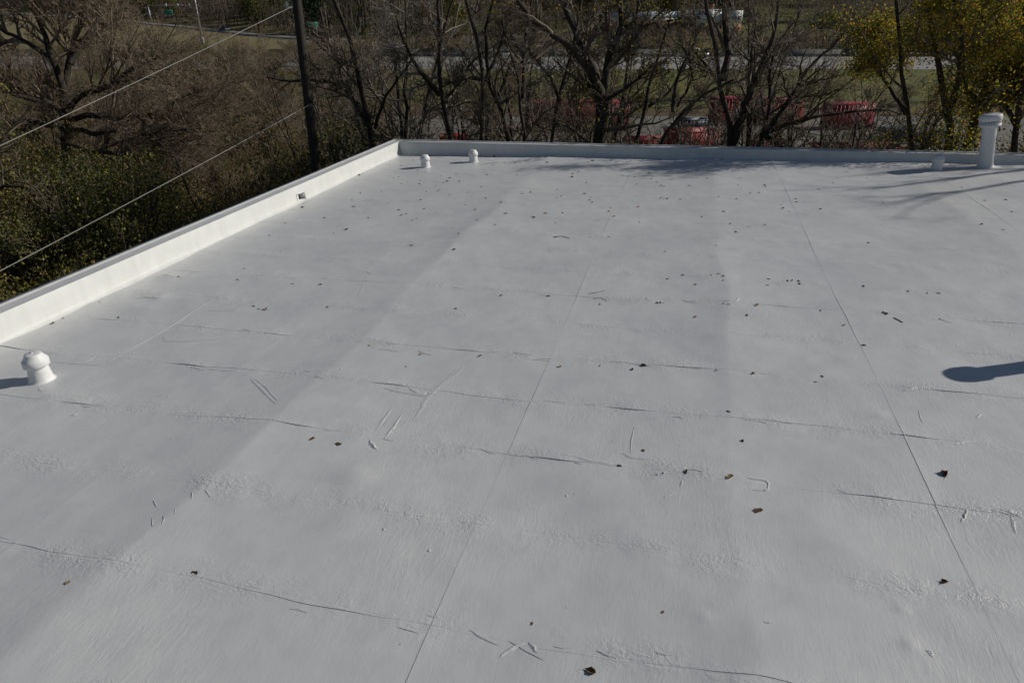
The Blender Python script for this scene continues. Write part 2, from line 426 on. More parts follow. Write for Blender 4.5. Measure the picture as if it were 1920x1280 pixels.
# ------------------------------------------------------------------ the roof building
ROOF_UP = 7.6
bld = bpy.data.objects.new('flat_roof_building', None)
COL.objects.link(bld)
bld.matrix_world = ROOF @ Matrix.Translation((0, 0, -ROOF_UP))
tag(bld, 'low building with a broad white coated flat roof and white parapets', 'building')
def rpart(name, me, label=None):
    o = link(name, me, bld, (0, 0, ROOF_UP))
    if label: o['label'] = label
    return o
S0, T1 = -7.46, 17.28
S1, TN = 15.0, -6.0
rgR = np.random.default_rng(5)
ph = rgR.uniform(0, 6.28, 40)
def h_roof(s, t):
    h = 0.0 * s
    for c, a in ((-7.42, 0.004), (-3.43, 0.05), (0.53, 0.046), (4.5, 0.036), (8.5, 0.03)):
        cw = c + 0.05 * np.sin(t * 0.9 + c) + 0.03 * np.sin(t * 2.3 + 2 * c)
        mod = 0.72 + 0.28 * np.sin(t * 0.8 + c * 2.1)
        h = h + a * mod * np.exp(-np.sqrt((s - cw) ** 2 + 0.0015) / np.where(s < cw, 0.42, 0.75))
    h = h + 0.0075 * np.sin(s * 1.7 + ph[0] + 0.6 * np.sin(t * 0.9)) * np.sin(t * 1.3 + ph[1] + 0.7 * np.sin(s))
    h = h + 0.0036 * np.sin(s * 3.9 + ph[2] + np.sin(t * 1.7)) * np.sin(t * 3.1 + ph[3] + np.sin(s * 2.2))
    h = h + 0.0017 * np.sin(s * 8.1 + ph[4] + 1.3 * np.sin(t * 3.7)) * np.sin(t * 7.3 + ph[5] + 1.2 * np.sin(s * 4.2))
    for (cs, ct, r, a) in BLIST:
        h = h + a * np.exp(-((s - cs) ** 2 + (t - ct) ** 2) / (r * r))
    return h
BLIST = []
for (x, y, r, a) in ((665, 895, .16, .016), (1180, 1085, .3, .008), (440, 1010, .35, -.006), (1560, 1010, .3, .008), (1600, 590, .4, .010), (300, 560, .14, .02), (315, 520, .15, .022), (262, 578, .2, .012), (840, 640, .35, -.008), (1260, 700, .4, .006), (1700, 930, .25, .008), (1050, 960, .3, -.006), (100, 735, .3, .01), (1480, 800, .3, -.005), (1650, 780, .06, .006), (1320, 1160, .04, .006), (1690, 1140, .04, .008), (1705, 1208, .045, .008), (1725, 1100, .03, .005)):
    a_, b_ = st(x, y); BLIST.append((a_, b_, r, a))
def seam_t(k, s):
    return SEAM_T0 + SEAM_DT * k + 0.022 * np.sin(s * 1.1 + 2.1 * k) + 0.012 * np.sin(s * 3.7 + 1.3 * k) + 0.004 * np.sin(s * 13 + k)
def seam_s(j, t):
    return SEAM_S[j] + 0.012 * np.sin(t * 0.7 + j)
KT = range(-11, 17)
for k in KT:
    for j in range(1, 8):
        near = 0 <= k < 8 and SEAM_S[j] < 5
        ns = 110 if near else 44
        nt = 36 if near else 14
        u = np.linspace(0, 1, ns)[None]; w = np.linspace(0, 1, nt)[:, None]
        tm = SEAM_T0 + SEAM_DT * (k + 0.5)
        sl = seam_s(j, tm + 0 * w); sr = seam_s(j + 1, tm + 0 * w)
        if j == 1: sl = sl - 0.12
        Sg = sl + (sr - sl) * u
        tl = seam_t(k, Sg) if k > -9 else SEAM_T0 + SEAM_DT * k + 0 * Sg
        th = seam_t(k + 1, Sg)
        if SEAM_T0 + SEAM_DT * k > T1: continue
        Tg = tl + (th - tl) * w
        Tg = np.minimum(Tg, T1 + 0.12)
        lift = 0.0004 + 0.0032 * (0.5 + 0.5 * np.sin(Sg * 2.3 + k * 1.9)) ** 3 + (0.010 if near else 0.004) * np.clip(np.sin(Sg * 1.3 + k * 2.7) * np.sin(Sg * 4.1 + k), 0, 1) ** 4
        strength = (0.85, 0.05, 0.72, 0.8, 0.55, 0.12, 0.4, 0.08, 0.1)[k] if 0 <= k < 9 else 0.1
        Hg = h_roof(Sg, Tg) + lift * strength * np.exp(-w * 9) + 0.0030 * (0.6 + 0.4 * np.sin(Tg * 2.1 + j)) * np.exp(-(Sg - sl) * 22)
        V = np.stack([Sg, Tg, Hg], -1)
        sk1 = V[0] - np.array([0, 0, 1]) * 0.02
        sk2 = V[:, 0] - np.array([0, 0, 1]) * 0.02
        VV = np.concatenate([V.reshape(-1, 3), sk1, sk2, V[0], V[:, 0]])
        i = np.arange(nt - 1)[:, None] * ns; jj = np.arange(ns - 1)[None]
        Fm = np.stack([i + jj, i + jj + 1, i + ns + jj + 1, i + ns + jj], -1).reshape(-1, 4)
        b0 = ns * nt; q = np.arange(ns - 1)
        c0 = b0 + ns + nt
        Fs1 = np.stack([b0 + q, b0 + q + 1, c0 + q + 1, c0 + q], 1)
        b1 = b0 + ns; q = np.arange(nt - 1)
        c1 = c0 + ns
        Fs2 = np.stack([c1 + q, c1 + q + 1, b1 + q + 1, b1 + q], 1)
        me = mesh_np('membrane_sheet', VV, [np.concatenate([Fm, Fs1, Fs2])], M['roof'])
        sm = np.zeros(len(me.polygons), dtype=bool); sm[:len(Fm)] = True
        me.polygons.foreach_set('use_smooth', sm)
        rpart('membrane_sheet', me)

# wrinkles, flaps and coating ridges
def wrinkle(pts, w, h, n=14, seed=0, name='roof_wrinkle'):
    P = np.array([st(*p) for p in pts])
    d = np.concatenate([[0], np.cumsum(np.linalg.norm(np.diff(P, axis=0), axis=1))])
    u = np.linspace(0, d[-1], n)
    S = np.interp(u, d, P[:, 0]); T = np.interp(u, d, P[:, 1])
    rg = np.random.default_rng(abs(seed + int(pts[0][0])))
    S = S + rg.normal(size=n) * w * 0.12; T = T + rg.normal(size=n) * w * 0.12
    tx = np.gradient(S); ty = np.gradient(T); l = np.hypot(tx, ty) + 1e-9
    nx, ny = -ty / l, tx / l
    env = np.sin(np.linspace(0.02, math.pi - 0.02, n)) ** 0.9 * (0.75 + 0.35 * rg.uniform(size=n))
    h = h * (0.7 + 0.5 * rg.uniform(size=n))
    prof = [(-1, -0.25), (-0.55, 0.25), (-0.15, 0.9), (0.1, 1.0), (0.32, 0.55), (0.5, -0.25)]
    V = []
    for a, b in prof:
        ss = S + nx * a * w * env; tt = T + ny * a * w * env
        V.append(np.stack([ss, tt, h_roof(ss, tt) + 0.002 + b * h * env], 1))
    V = np.concatenate(V)
    k = len(prof); i = np.arange(k - 1)[:, None] * n; j = np.arange(n - 1)[None]
    Fc = np.stack([i + j, i + j + 1, i + n + j + 1, i + n + j], -1).reshape(-1, 4)
    rpart(name, mesh_np(name, V, Fc, M['roof'], True))
WR = [([(693, 826), (699, 836), (708, 844)], .035, .022), ([(710, 657), (730, 658), (750, 661)], .03, .016), ([(782, 659), (795, 662), (812, 667)], .03, .014),
      ([(1040, 851), (1080, 857), (1115, 867), (1165, 875)], .045, .014), ([(1815, 950), (1812, 964), (1802, 979)], .02, .022),
      ([(935, 1232), (955, 1216), (985, 1203)], .022, .020), ([(990, 1202), (1000, 1210), (1008, 1224)], .02, .014), ([(289, 943), (293, 950), (296, 958)], .01, .01),
      ([(1242, 937), (1254, 931), (1266, 924)], .012, .008), ([(1376, 573), (1382, 567), (1388, 562)], .02, .02), ([(468, 710), (490, 730), (520, 765)], .02, .007),
      ([(478, 712), (500, 728), (522, 758)], .016, .006), ([(252, 559), (275, 556), (300, 562)], .06, .02), ([(290, 520), (308, 516), (328, 521)], .06, .022),
      ([(195, 685), (250, 652), (310, 618), (405, 560)], .03, .009), ([(100, 679), (150, 682), (195, 685)], .025, .005), ([(158, 682), (168, 676), (180, 669)], .012, .008),
      ([(306, 629), (307, 640), (350, 641), (420, 636)], .015, .004), ([(388, 584), (440, 583), (462, 573)], .02, .006), ([(402, 580), (410, 574), (440, 571), (425, 582)], .02, .006),
      ([(130, 778), (140, 777), (150, 773)], .02, .014), ([(72, 727), (78, 733), (88, 733)], .02, .01), ([(1165, 850), (1180, 858), (1215, 864)], .02, .007),
      ([(1190, 800), (1184, 830), (1182, 852)], .012, .007), ([(1225, 893), (1238, 890), (1250, 887)], .02, .014), ([(1275, 915), (1278, 908), (1280, 903)], .014, .01),
      ([(1438, 920), (1441, 910), (1436, 904), (1400, 900)], .02, .01), ([(1410, 922), (1438, 921), (1441, 912)], .02, .01),       ([(860, 690), (835, 716), (805, 744), (775, 790)], .05, .005), ([(880, 680), (850, 708), (820, 735)], .04, .004), ([(735, 765), (715, 795), (705, 808)], .025, .009),
      ([(755, 775), (740, 800), (720, 825)], .03, .009), ([(720, 730), (760, 737), (805, 745)], .03, .010), ([(765, 728), (785, 738), (800, 741)], .03, .010), ([(790, 742), (800, 737), (818, 741)], .03, .016),
      ([(1690, 735), (1710, 729), (1740, 727)], .03, .010), ([(1745, 600), (1760, 598), (1785, 606)], .03, .010), ([(1722, 770), (1726, 785), (1730, 795)], .012, .006),
      ([(1830, 785), (1836, 779), (1842, 776)], .014, .01), ([(1895, 965), (1900, 975), (1905, 1000)], .02, .008), ([(1735, 1218), (1745, 1223), (1750, 1232)], .02, .008),
      
      ([(362, 930), (363, 938), (361, 946)], .008, .008), ([(308, 975), (311, 982), (306, 992)], .01, .008), ([(288, 977), (289, 985), (288, 997)], .008, .007), ([(332, 962), (331, 968), (330, 972)], .008, .007), ([(386, 926), (392, 932), (397, 941)], .008, .006),
      ([(1430, 1170), (1440, 1172), (1452, 1171)], .01, .004), ([(670, 560), (690, 513), (695, 508)], .012, .004), ([(684, 510), (690, 513), (697, 515)], .01, .012)]
for i, (p, w, h) in enumerate(WR): wrinkle(p, w * .85, h * (.33 if w < .03 else .45), seed=i)
rg = np.random.default_rng(8)
for k, (a0, b0) in {0: (0, 1400), 2: (250, 1900), 3: (840, 1900), 4: (350, 1900), 6: (700, 1900)}.items():
    for q in range(16 if k < 5 else 7):                    # torn coating ridges along the laps
        s0 = rg.uniform(-5.5, 5)
        t0 = float(seam_t(k, s0)) + rg.normal() * 0.035
        P3 = RO + s0 * E2 + t0 * E1
        L = rg.uniform(.06, .28); a = rg.normal() * 0.25
        pts = []
        for u in (-.5, 0, .5):
            Q = RO + (s0 + L * u * math.cos(a)) * E2 + (t0 + L * u * math.sin(a) + rg.normal() * .006) * E1 - CAMP
            vy = Q[1] * math.cos(PITCH) - Q[2] * math.sin(PITCH); vz = Q[1] * math.sin(PITCH) + Q[2] * math.cos(PITCH)
            pts.append((960 + F * Q[0] / vy, 640 - F * vz / vy))
        wrinkle(pts, rg.uniform(.005, .012), rg.uniform(.0015, .0035), n=8, seed=q + 50 * k)

# parapets
def parapet(kind):
    hgt = lambda s: 0.33 - 0.0100 * (s - S0)
    if kind == 'left':
        L = np.concatenate([np.linspace(TN, 2, 12), np.linspace(2.2, T1 + 0.30, 190)])
    else:
        L = np.concatenate([np.linspace(S0 + 0.003, 8, 150), np.linspace(8.3, S1, 12)])
    hh = 0.33 + 0 * L if kind == 'left' else hgt(L)
    rg = np.random.default_rng(3 if kind == 'left' else 4)
    def wav(a, f1, f2, p): return a * (np.sin(L * f1 + p) + 0.6 * np.sin(L * f2 + 2 * p))
    prof = [(0.085, lambda h: -0.010 + 0 * h, .006), (0.035, lambda h: 0.010 + 0 * h, .007), (0.010, lambda h: 0.035 + 0 * h, .005), (0.0, lambda h: 0.07 + 0 * h, .004), (-0.004, lambda h: h * .5, .004), (-0.008, lambda h: h - .010, .002), (-0.011, lambda h: h - .002, .001)]
    if kind == 'left': prof = prof
    V = []
    for i, (d, f, a) in enumerate(prof):
        off = d + wav(a, 1.9, 5.3, i * 0.7)
        z = f(hh) + (wav(a * 0.6, 2.3, 6.1, i) if i < 4 else wav(.0015, .8, 2.2, 1))
        if kind == 'left': V.append(np.stack([S0 + off, L, z], 1))
        else: V.append(np.stack([L, T1 - off, z], 1))
    V = np.concatenate(V)
    n = len(L); k = len(prof)
    i = np.arange(k - 1)[:, None] * n; j = np.arange(n - 1)[None]
    Fc = np.stack([i + j, i + n + j, i + n + j + 1, i + j + 1], -1)
    if kind == 'left':
        gap = (L[:-1] > 11.99) & (L[1:] < 12.32)          # scupper opening through the lower wall
        keep = np.ones((k - 1, n - 1), bool); keep[1:4, gap] = False
        Fc = Fc[keep]
    Fc = Fc.reshape(-1, 4)
    rpart('parapet', mesh_np('parapet', V, Fc, M['parapet'], True), 'sunlit left parapet, brilliant white' if kind == 'left' else 'shaded far parapet, bluish white')
    tp = []
    for d in (-0.0112, -0.10, -0.19):
        zz = hh + wav(.0015, .8, 2.2, 1)
        tp.append(np.stack([S0 + d + 0 * L, L, zz], 1) if kind == 'left' else np.stack([L, T1 - d + 0 * L, zz], 1))
    i = np.arange(2)[:, None] * n
    Ft = np.stack([i + j, i + n + j, i + n + j + 1, i + j + 1], -1).reshape(-1, 4)
    rpart('parapet_top', mesh_np('parapet_top', np.concatenate(tp), Ft, M['roof']))
    cop = []
    for d, z in ((-0.185, .004), (-0.187, .016), (-0.295, .012), (-0.298, -.10), (-0.28, -.10)):
        zz = hh + z + wav(.0015, .8, 2.2, 1)
        cop.append(np.stack([S0 + d + 0 * L, L, zz], 1) if kind == 'left' else np.stack([L - .2, T1 - d + 0 * L, zz], 1))
    cop = np.concatenate(cop)
    i = np.arange(4)[:, None] * n
    Fc = np.stack([i + j, i + n + j, i + n + j + 1, i + j + 1], -1).reshape(-1, 4)
    rpart('coping', mesh_np('coping', cop, Fc, M['coping']))
parapet('left'); parapet('far')
sc_ = MB()
sc_.box((S0 - .10, 11.99, .08), (.22, .02, .15)).box((S0 - .10, 12.31, .08), (.22, .02, .15)).box((S0 - .10, 12.15, .165), (.22, .34, .02)).box((S0 - .10, 12.15, .004), (.22, .34, .02))
so = sc_.build('scupper', M['vent_white'], bld, (0, 0, ROOF_UP))
MB().box((S0 - .18, 12.15, .085), (.02, .31, .14)).build('drain_shade', M['black'], so)  # black block stands for the shade inside the scupper opening
wb = MB()
zc = -3.55
wl_ = MB(); wl_.box((S0 - .20, (TN + T1) / 2, zc), (.14, T1 - TN + .3, 7.5)); wl_.build('wall', M['wall'], bld, (0, 0, ROOF_UP))
MB().box(((S0 + S1) / 2, T1 + .20, zc), (S1 - S0 + .2, .14, 7.3)).build('wall', M['wall'], bld, (0, 0, ROOF_UP))
MB().box((S1 + .02, (TN + T1) / 2, zc), (.14, T1 - TN, 7.2)).build('wall', M['wall'], bld, (0, 0, ROOF_UP))
MB().box(((S0 + S1) / 2, TN - .08, zc), (S1 - S0 - .1, .14, 7.2)).build('wall', M['wall'], bld, (0, 0, ROOF_UP))

def on_roof(s, t, h=None):
    if h is None: h = float(h_roof(np.array(s), np.array(t)))
    return RO + s * E2 + t * E1 + h * N
ROT = ROOF.to_3x3()
# ------------------------------------------------------------------ roof vents
def small_vent(px, py, label, hs=1.0, seed=0, rz=0.0):
    s, t = st(px, py)
    o = empty('roof_vent', on_roof(s, t), 0)
    o.rotation_euler = (ROT @ Matrix.Rotation(rz, 3, 'Z')).to_euler()
    tag(o, label, 'roof vent', 'small white capped vents on the roof')
    MB().lathe([(.150, -.012), (.128, -.001), (.114, .010), (.108, .03), (.101, .10 * hs), (.093, .15 * hs), (.090, .19 * hs)], wob=.018, seed=seed).build('flashing', M['vent_white'], o, smooth=True)
    c = MB().lathe([(.08, .176 * hs), (.114, .164 * hs), (.119, .168 * hs), (.119, .228 * hs), (.114, .236 * hs), (.080, .280 * hs), (.078, .292 * hs), (.074, .296 * hs), (.03, .296 * hs)], wob=.006, seed=seed + 3)
    c.box((-.02, .01, .299 * hs), (.03, .012, .008))
    c.build('cap', M['vent_white'], o)
    MB().lathe([(.088, .158 * hs), (.0925, .160 * hs), (.0925, .172 * hs), (.08, .175 * hs)]).build('collar', M['black'], o)
    return o
small_vent(79, 712, 'white capped vent nearest the viewer, beside the sunlit left parapet', 1.0, 1, .3)
small_vent(798, 314, 'small white vent left of its twin near the far left roof corner', .98, 2, 1.2)
small_vent(888, 304, 'small white vent right of its twin near the far left roof corner', .98, 3, 2.2)
small_vent(1755, 319, 'short white vent standing in the shadow of the tall vent pipe', 1.0, 4, .1)
def tall_vent(s, t, label, lean, plain=False):
    o = empty('vent_pipe', on_roof(s, t), 0)
    o.rotation_euler = (ROT @ Matrix.Rotation(lean, 3, 'Y')).to_euler()
    tag(o, label, 'vent pipe', 'tall white vent pipes on the roof')
    if plain:
        MB().lathe([(.2, -.02), (.14, 0), (.122, .04), (.112, .12), (.108, .5), (.108, .99)], n=30).build('pipe', M['vent_white'], o, smooth=True)
    else: MB().lathe([(.30, -.02), (.19, 0), (.158, .03), (.144, .09), (.138, .18), (.134, .5), (.131, .88), (.131, .98)], wob=.006, seed=5, n=36).build('pipe', M['vent_white'], o, smooth=True)
    if plain:
        MB().lathe([(.11, .98), (.145, .98), (.150, .99), (.150, 1.06), (.13, 1.10), (.05, 1.11)], n=36).build('cap', M['vent_white'], o, smooth=True)
        return o
    MB().lathe([(.12, .868), (.197, .862), (.200, .868), (.200, .922), (.19, .926), (.13, .926)], n=36).build('lower_ring', M['vent_white'], o)
    MB().lathe([(.172, .92), (.172, 1.0)], n=30).build('interior_shade', M['black'], o)  # black sleeve stands for the shaded hollow behind the screen
    g = MB()
    for i in range(44):
        a = i * 2 * math.pi / 44
        g.box((.196 * math.cos(a), .196 * math.sin(a), .955), (.006, .010, .07), a)
    for z in (.938, .955, .972):
        a = np.linspace(0, 2 * math.pi, 37)
        g.tube(np.stack([.195 * np.cos(a), .195 * np.sin(a), np.full(37, z)], 1), .004, 4, False)
    tag(g.build('screen', M['vent_white'], o), 'perforated band under the cap')
    MB().lathe([(.16, .985), (.204, .984), (.210, .992), (.210, 1.05), (.204, 1.080), (.186, 1.100), (.14, 1.112), (.05, 1.118)], n=36).build('cap', M['vent_white'], o, smooth=True)
    return o
s_, t_ = st(1847, 314)
tall_vent(s_, t_, 'tall white vent pipe with a round cap, standing at the far right parapet', -0.13)
tall_vent(4.55, 7.46, 'tall white vent pipe off the right edge, only its shadow falls in view', 0.0, True)

# ------------------------------------------------------------------ fallen leaves on the roof
LZ = [(640, 280, 4.174, [(345, 92), (375, 122), (470, 128), (565, 88), (600, 167), (652, 181), (62, 205), (160, 194), (380, 210), (410, 226), (450, 217), (780, 208), (898, 198), (850, 225), (616, 243), (518, 250), (610, 271), (468, 270), (740, 287), (797, 264), (828, 253), (925, 252), (753, 328), (771, 315), (315, 330), (148, 342), (80, 398), (178, 404), (97, 451), (366, 428), (620, 398), (665, 330), (848, 355), (987, 343), (1020, 375), (1130, 392), (1096, 298), (1138, 202), (1375, 208), (1403, 112), (1556, 138), (1610, 112), (1185, 124), (1275, 106), (1360, 108), (1040, 118), (990, 60), (1480, 347), (1417, 358), (1690, 317), (1904, 349), (1688, 387), (1722, 370), (1250, 428), (970, 440), (1050, 478), (1285, 517), (1505, 543), (1595, 510), (1732, 506), (1676, 580), (1062, 566), (1205, 604), (450, 477), (507, 508), (473, 520), (650, 467), (593, 544), (215, 539), (560, 558), (40, 630), (918, 679), (548, 760), (1675, 687), (880, 803), (1806, 218), (1775, 164), (1855, 180), (1600, 76), (490, 14), (515, 18), (640, 34), (670, 34), (700, 38), (835, 40), (1090, 43), (1110, 46), (1180, 47), (1210, 48), (1560, 54), (1610, 55)]),
      (1060, 290, 4.364, [(118, 34), (190, 64), (222, 55), (218, 90), (270, 48), (382, 50), (417, 69), (537, 50), (635, 42), (780, 44), (900, 50), (1200, 54), (1282, 54), (1520, 64), (550, 112), (60, 157), (110, 140), (55, 183), (470, 179), (570, 184), (686, 149), (706, 203), (173, 228), (585, 243), (750, 232), (785, 258), (806, 266), (1015, 260), (1158, 207), (1437, 197), (1630, 254), (1638, 266), (1412, 254), (158, 321), (217, 351), (197, 375), (220, 396), (370, 438), (356, 470), (398, 510), (598, 431), (780, 355), (808, 360), (835, 360), (944, 371), (1254, 355), (1402, 370), (1517, 319), (1589, 314), (1355, 574), (1501, 600), (1395, 643), (1632, 580), (1117, 512), (607, 553), (352, 675), (204, 677), (817, 803), (1231, 759), (1293, 472), (1762, 413), (1780, 440), (1830, 466), (1890, 388), (1885, 362)]),
      (1480, 310, 4.364, [(447, 11), (669, 25), (632, 106), (356, 145), (243, 196), (53, 274), (58, 301), (254, 360), (1410, 183), (765, 312), (1598, 295), (1768, 284), (1819, 389), (1572, 494), (1746, 537), (646, 635)]),
      (400, 380, 3.84, [(640, 35), (1012, 30), (600, 118), (800, 110), (517, 151), (867, 219), (960, 195), (403, 238), (482, 355), (220, 475), (175, 557), (570, 587), (770, 589), (328, 765), (370, 770), (385, 756), (290, 747), (820, 754), (1428, 315), (1768, 240), (1733, 355), (1745, 772), (1335, 55), (1880, 56)]),
      (1100, 480, 4.8, [(726, 213), (865, 183), (1117, 194), (1187, 183), (1225, 207), (1225, 245), (1638, 215), (1627, 272), (1808, 230), (1850, 224), (1905, 230), (1915, 253), (118, 433), (635, 425), (665, 422), (690, 428), (1228, 455), (1275, 465), (1440, 558), (980, 560), (540, 387), (975, 270)]),
      (0, 0, 1, [(1619, 537), (1702, 547), (1738, 551), (1760, 551), (1656, 588), (1661, 590), (1538, 584), (692, 651), (788, 665), (1050, 687), (1125, 686), (1186, 694), (1343, 698), (1411, 704), (1365, 775), (1528, 719), (1541, 709), (1619, 650), (1583, 612), (1161, 875), (1286, 888), (1206, 847), (1392, 830), (762, 688), (900, 668), (600, 533), (1770, 1090), (335, 520), (186, 567), (75, 606), (98, 595), (100, 606), (1028, 555), (941, 556)])]
SPECIAL = {(586, 827): ('curled brown leaf, left one of the pair on the near left seam', .075), (635, 835): ('folded brown leaf, right one of the pair on the near left seam', .08),
           (1368, 900): ('largest curled tan leaf on the middle foreground seam', .10), (1421, 961): ('long narrow brown leaf lying alone below the foreground seam', .10),
           (1770, 888): ('flat russet leaf lying alone below the shadow of the hidden vent pipe', .12), (366, 1079): ('small curled leaf on the nearest seam at lower left', .07), (130, 1100): ('pale tan scrap of leaf at the lower left foreground', .05),
           (1107, 1257): ('pale tan curled leaf at the bottom edge of the roof', .09), (1242, 1149): ('tiny black leaf crumb in the middle foreground', .035), (997, 1168): ('tiny dark leaf crumb above the nearest seam', .035),
           (1207, 687): ('tan folded leaf with a pale face on the middle seam', .09), (1419, 577): ('reddish curled leaf with an upturned stem', .10), (222, 596): ('small yellow tan leaf near the left parapet', .06)}
def leaf_mesh(kind, seed):
    rg = np.random.default_rng(abs(int(seed)))
    n = 7
    u = np.linspace(-.5, .5, n)
    wd = [.30, .24, .38, .2, .33][kind % 5]
    half = wd * np.sqrt(np.clip(1 - (2 * u) ** 2, 0.01, 1)) * (1 + .25 * rg.normal(size=n) * (np.abs(u) < .45))
    curl = rg.uniform(.5, 1.6); bend = rg.uniform(-.5, 1.2)
    V = []
    for j, a in enumerate((-1, -.5, 0, .5, 1)):
        y = half * a * math.cos(curl * abs(a) * .7)
        z = .10 + np.abs(a) ** 1.5 * half * curl * .9 + bend * (u ** 2) * .7 + rg.normal(size=n) * .015
        V.append(np.stack([u, y, z], 1))
    V = np.concatenate(V)
    V[:, 2] = (V[:, 2] - V[:, 2].min()) * .55 + .01
    i = np.arange(4)[:, None] * n; j = np.arange(n - 1)[None]
    Fc = np.stack([i + j, i + j + 1, i + n + j + 1, i + n + j], -1).reshape(-1, 4)
    # stem
    sV, sF = poly_tube(np.array([[.48, 0, V[n * 2 + n - 1, 2]], [.62, .02, .12], [.75, .05, .20]]), np.array([.012, .012, .01]), 3)
    return np.concatenate([V, sV]), np.concatenate([Fc, sF + len(V)])
LM = []
for i in range(10):
    V, Fc = leaf_mesh(i, 30 + i)
    LM.append(mesh_np('fallen_leaf', V, Fc, (M['litter'], M['litter'], M['litter_pale'], M['litter'], M['litter_red'])[i % 5]))
rnd = random.Random(4)
def put_leaf(x, y, size, label, group=None, mesh=None):
    s, t = st(x, y)
    s = max(s, S0 + .10); t = min(t, T1 - .10)
    o = link('fallen_leaf', mesh or rnd.choice(LM))
    nrm_ = Matrix.Rotation(rnd.uniform(0, 6.28), 3, 'Z') @ Matrix.Rotation(rnd.uniform(-.35, .35), 3, 'X')
    o.matrix_world = Matrix.Translation(Vector(on_roof(s, t))) @ (ROT @ nrm_).to_4x4() @ Matrix.Diagonal((size, size, size, 1))
    tag(o, label, 'leaf', group)
    return o
for ox, oy, k, pts in LZ:
    for (x, y) in pts:
        px, py = ox + x / k, oy + y / k
        sz = rnd.uniform(.03, .06) if py > 480 else rnd.uniform(.032, .072)
        if py < 310:
            put_leaf(px, py, sz * 1.1, 'dry brown leaf lying near the foot of the shaded far parapet', 'dry leaves near the far parapet')
        elif py < 480:
            put_leaf(px, py, sz, 'small dry brown leaf scattered on the far half of the white roof', 'dry leaves scattered on the far half of the roof')
        else:
            put_leaf(px, py, sz, 'small dry brown leaf lying on or near a roof seam in the near half', 'dry leaves along the near roof seams')
for (x, y), (lb, sz) in SPECIAL.items():
    mi = 2 if ('tan' in lb or 'pale' in lb) else (4 if 'russet' in lb or 'reddish' in lb else 0)
    put_leaf(x, y, sz * .72, lb, mesh=LM[mi])
def roof_twig(pts, r, label):
    P = []
    for i, p in enumerate(pts):
        s, t = st(*p); P.append(on_roof(s, t) + N * .004)
    P = np.array(P)
    o = MB().tube(P - P[0], r, 4).build('fallen_twig', M['bark'], None, P[0])
    tag(o, label, 'twig')
roof_twig([(1675, 597), (1683, 601), (1692, 606)], .005, 'short straight dark twig lying on the right side of the roof')
roof_twig([(1103, 551), (1118, 549), (1134, 545)], .0022, 'thin curved stem, upper one of two on the middle of the roof')
roof_twig([(1112, 560), (1128, 559), (1137, 564)], .0022, 'thin curved stem, lower one of two on the middle of the roof')
roof_twig([(1042, 444), (1055, 443), (1068, 447)], .004, 'thin bent twig beside a leaf on the far half of the roof')

# ------------------------------------------------------------------ utility pole and cables
PD = 21.0
pole_xy = at(591, 300, PD)
pole = empty('utility_pole', (pole_xy[0], pole_xy[1], 0))
tag(pole, 'dark weathered wooden utility pole rising behind the left parapet corner', 'utility pole')
top = at(557, 5, PD)
dx = (top[0] - pole_xy[0]) / (top[2] - pole_xy[2])
zz = np.linspace(-.3, 14.5, 24)
P = np.stack([dx * (zz - pole_xy[2]), 0 * zz, zz], 1)
V, Fc = poly_tube(P, np.linspace(.17, .115, 24), 14, .02, np.random.default_rng(1))
link('shaft', mesh_np('shaft', V, Fc, M['pole'], True), pole)
br = top - np.array([pole_xy[0], pole_xy[1], 0])
MB().box(br + np.array([-.20, -.03, -.12]), (.18, .10, .06)).lathe([(.03, 0), (.055, .01), (.055, .05), (.03, .06), (.05, .08), (.05, .11), (.01, .12)], c=br + np.array([-.27, -.05, -.10]), n=10).build('insulator', M['sign_white'], pole)

def cable(p0, p1, sag, r, label):
    u = np.linspace(0, 1, 40)[:, None]
    P = p0 + (p1 - p0) * u; P[:, 2] -= sag * 4 * (u * (1 - u))[:, 0]
    V, Fc = poly_tube(P - P[0], np.full(40, r), 6)
    o = link('overhead_cable', mesh_np('overhead_cable', V, Fc, M['wire'], True), None, P[0])
    tag(o, label, 'cable', 'overhead cables from the utility pole')
a = at(549, 12, PD - .1); b = at(0, 268, 12.5); b2 = a + (b - a) * 1.5
cable(a, b2, .05, .0088, 'upper pale overhead cable running from the insulator on the wooden pole')
a = at(580, 197, PD - .1); b = at(0, 503, 11.0); b2 = a + (b - a) * 1.4
cable(a, b2, .05, .0088, 'lower pale overhead cable passing just above the left parapet')

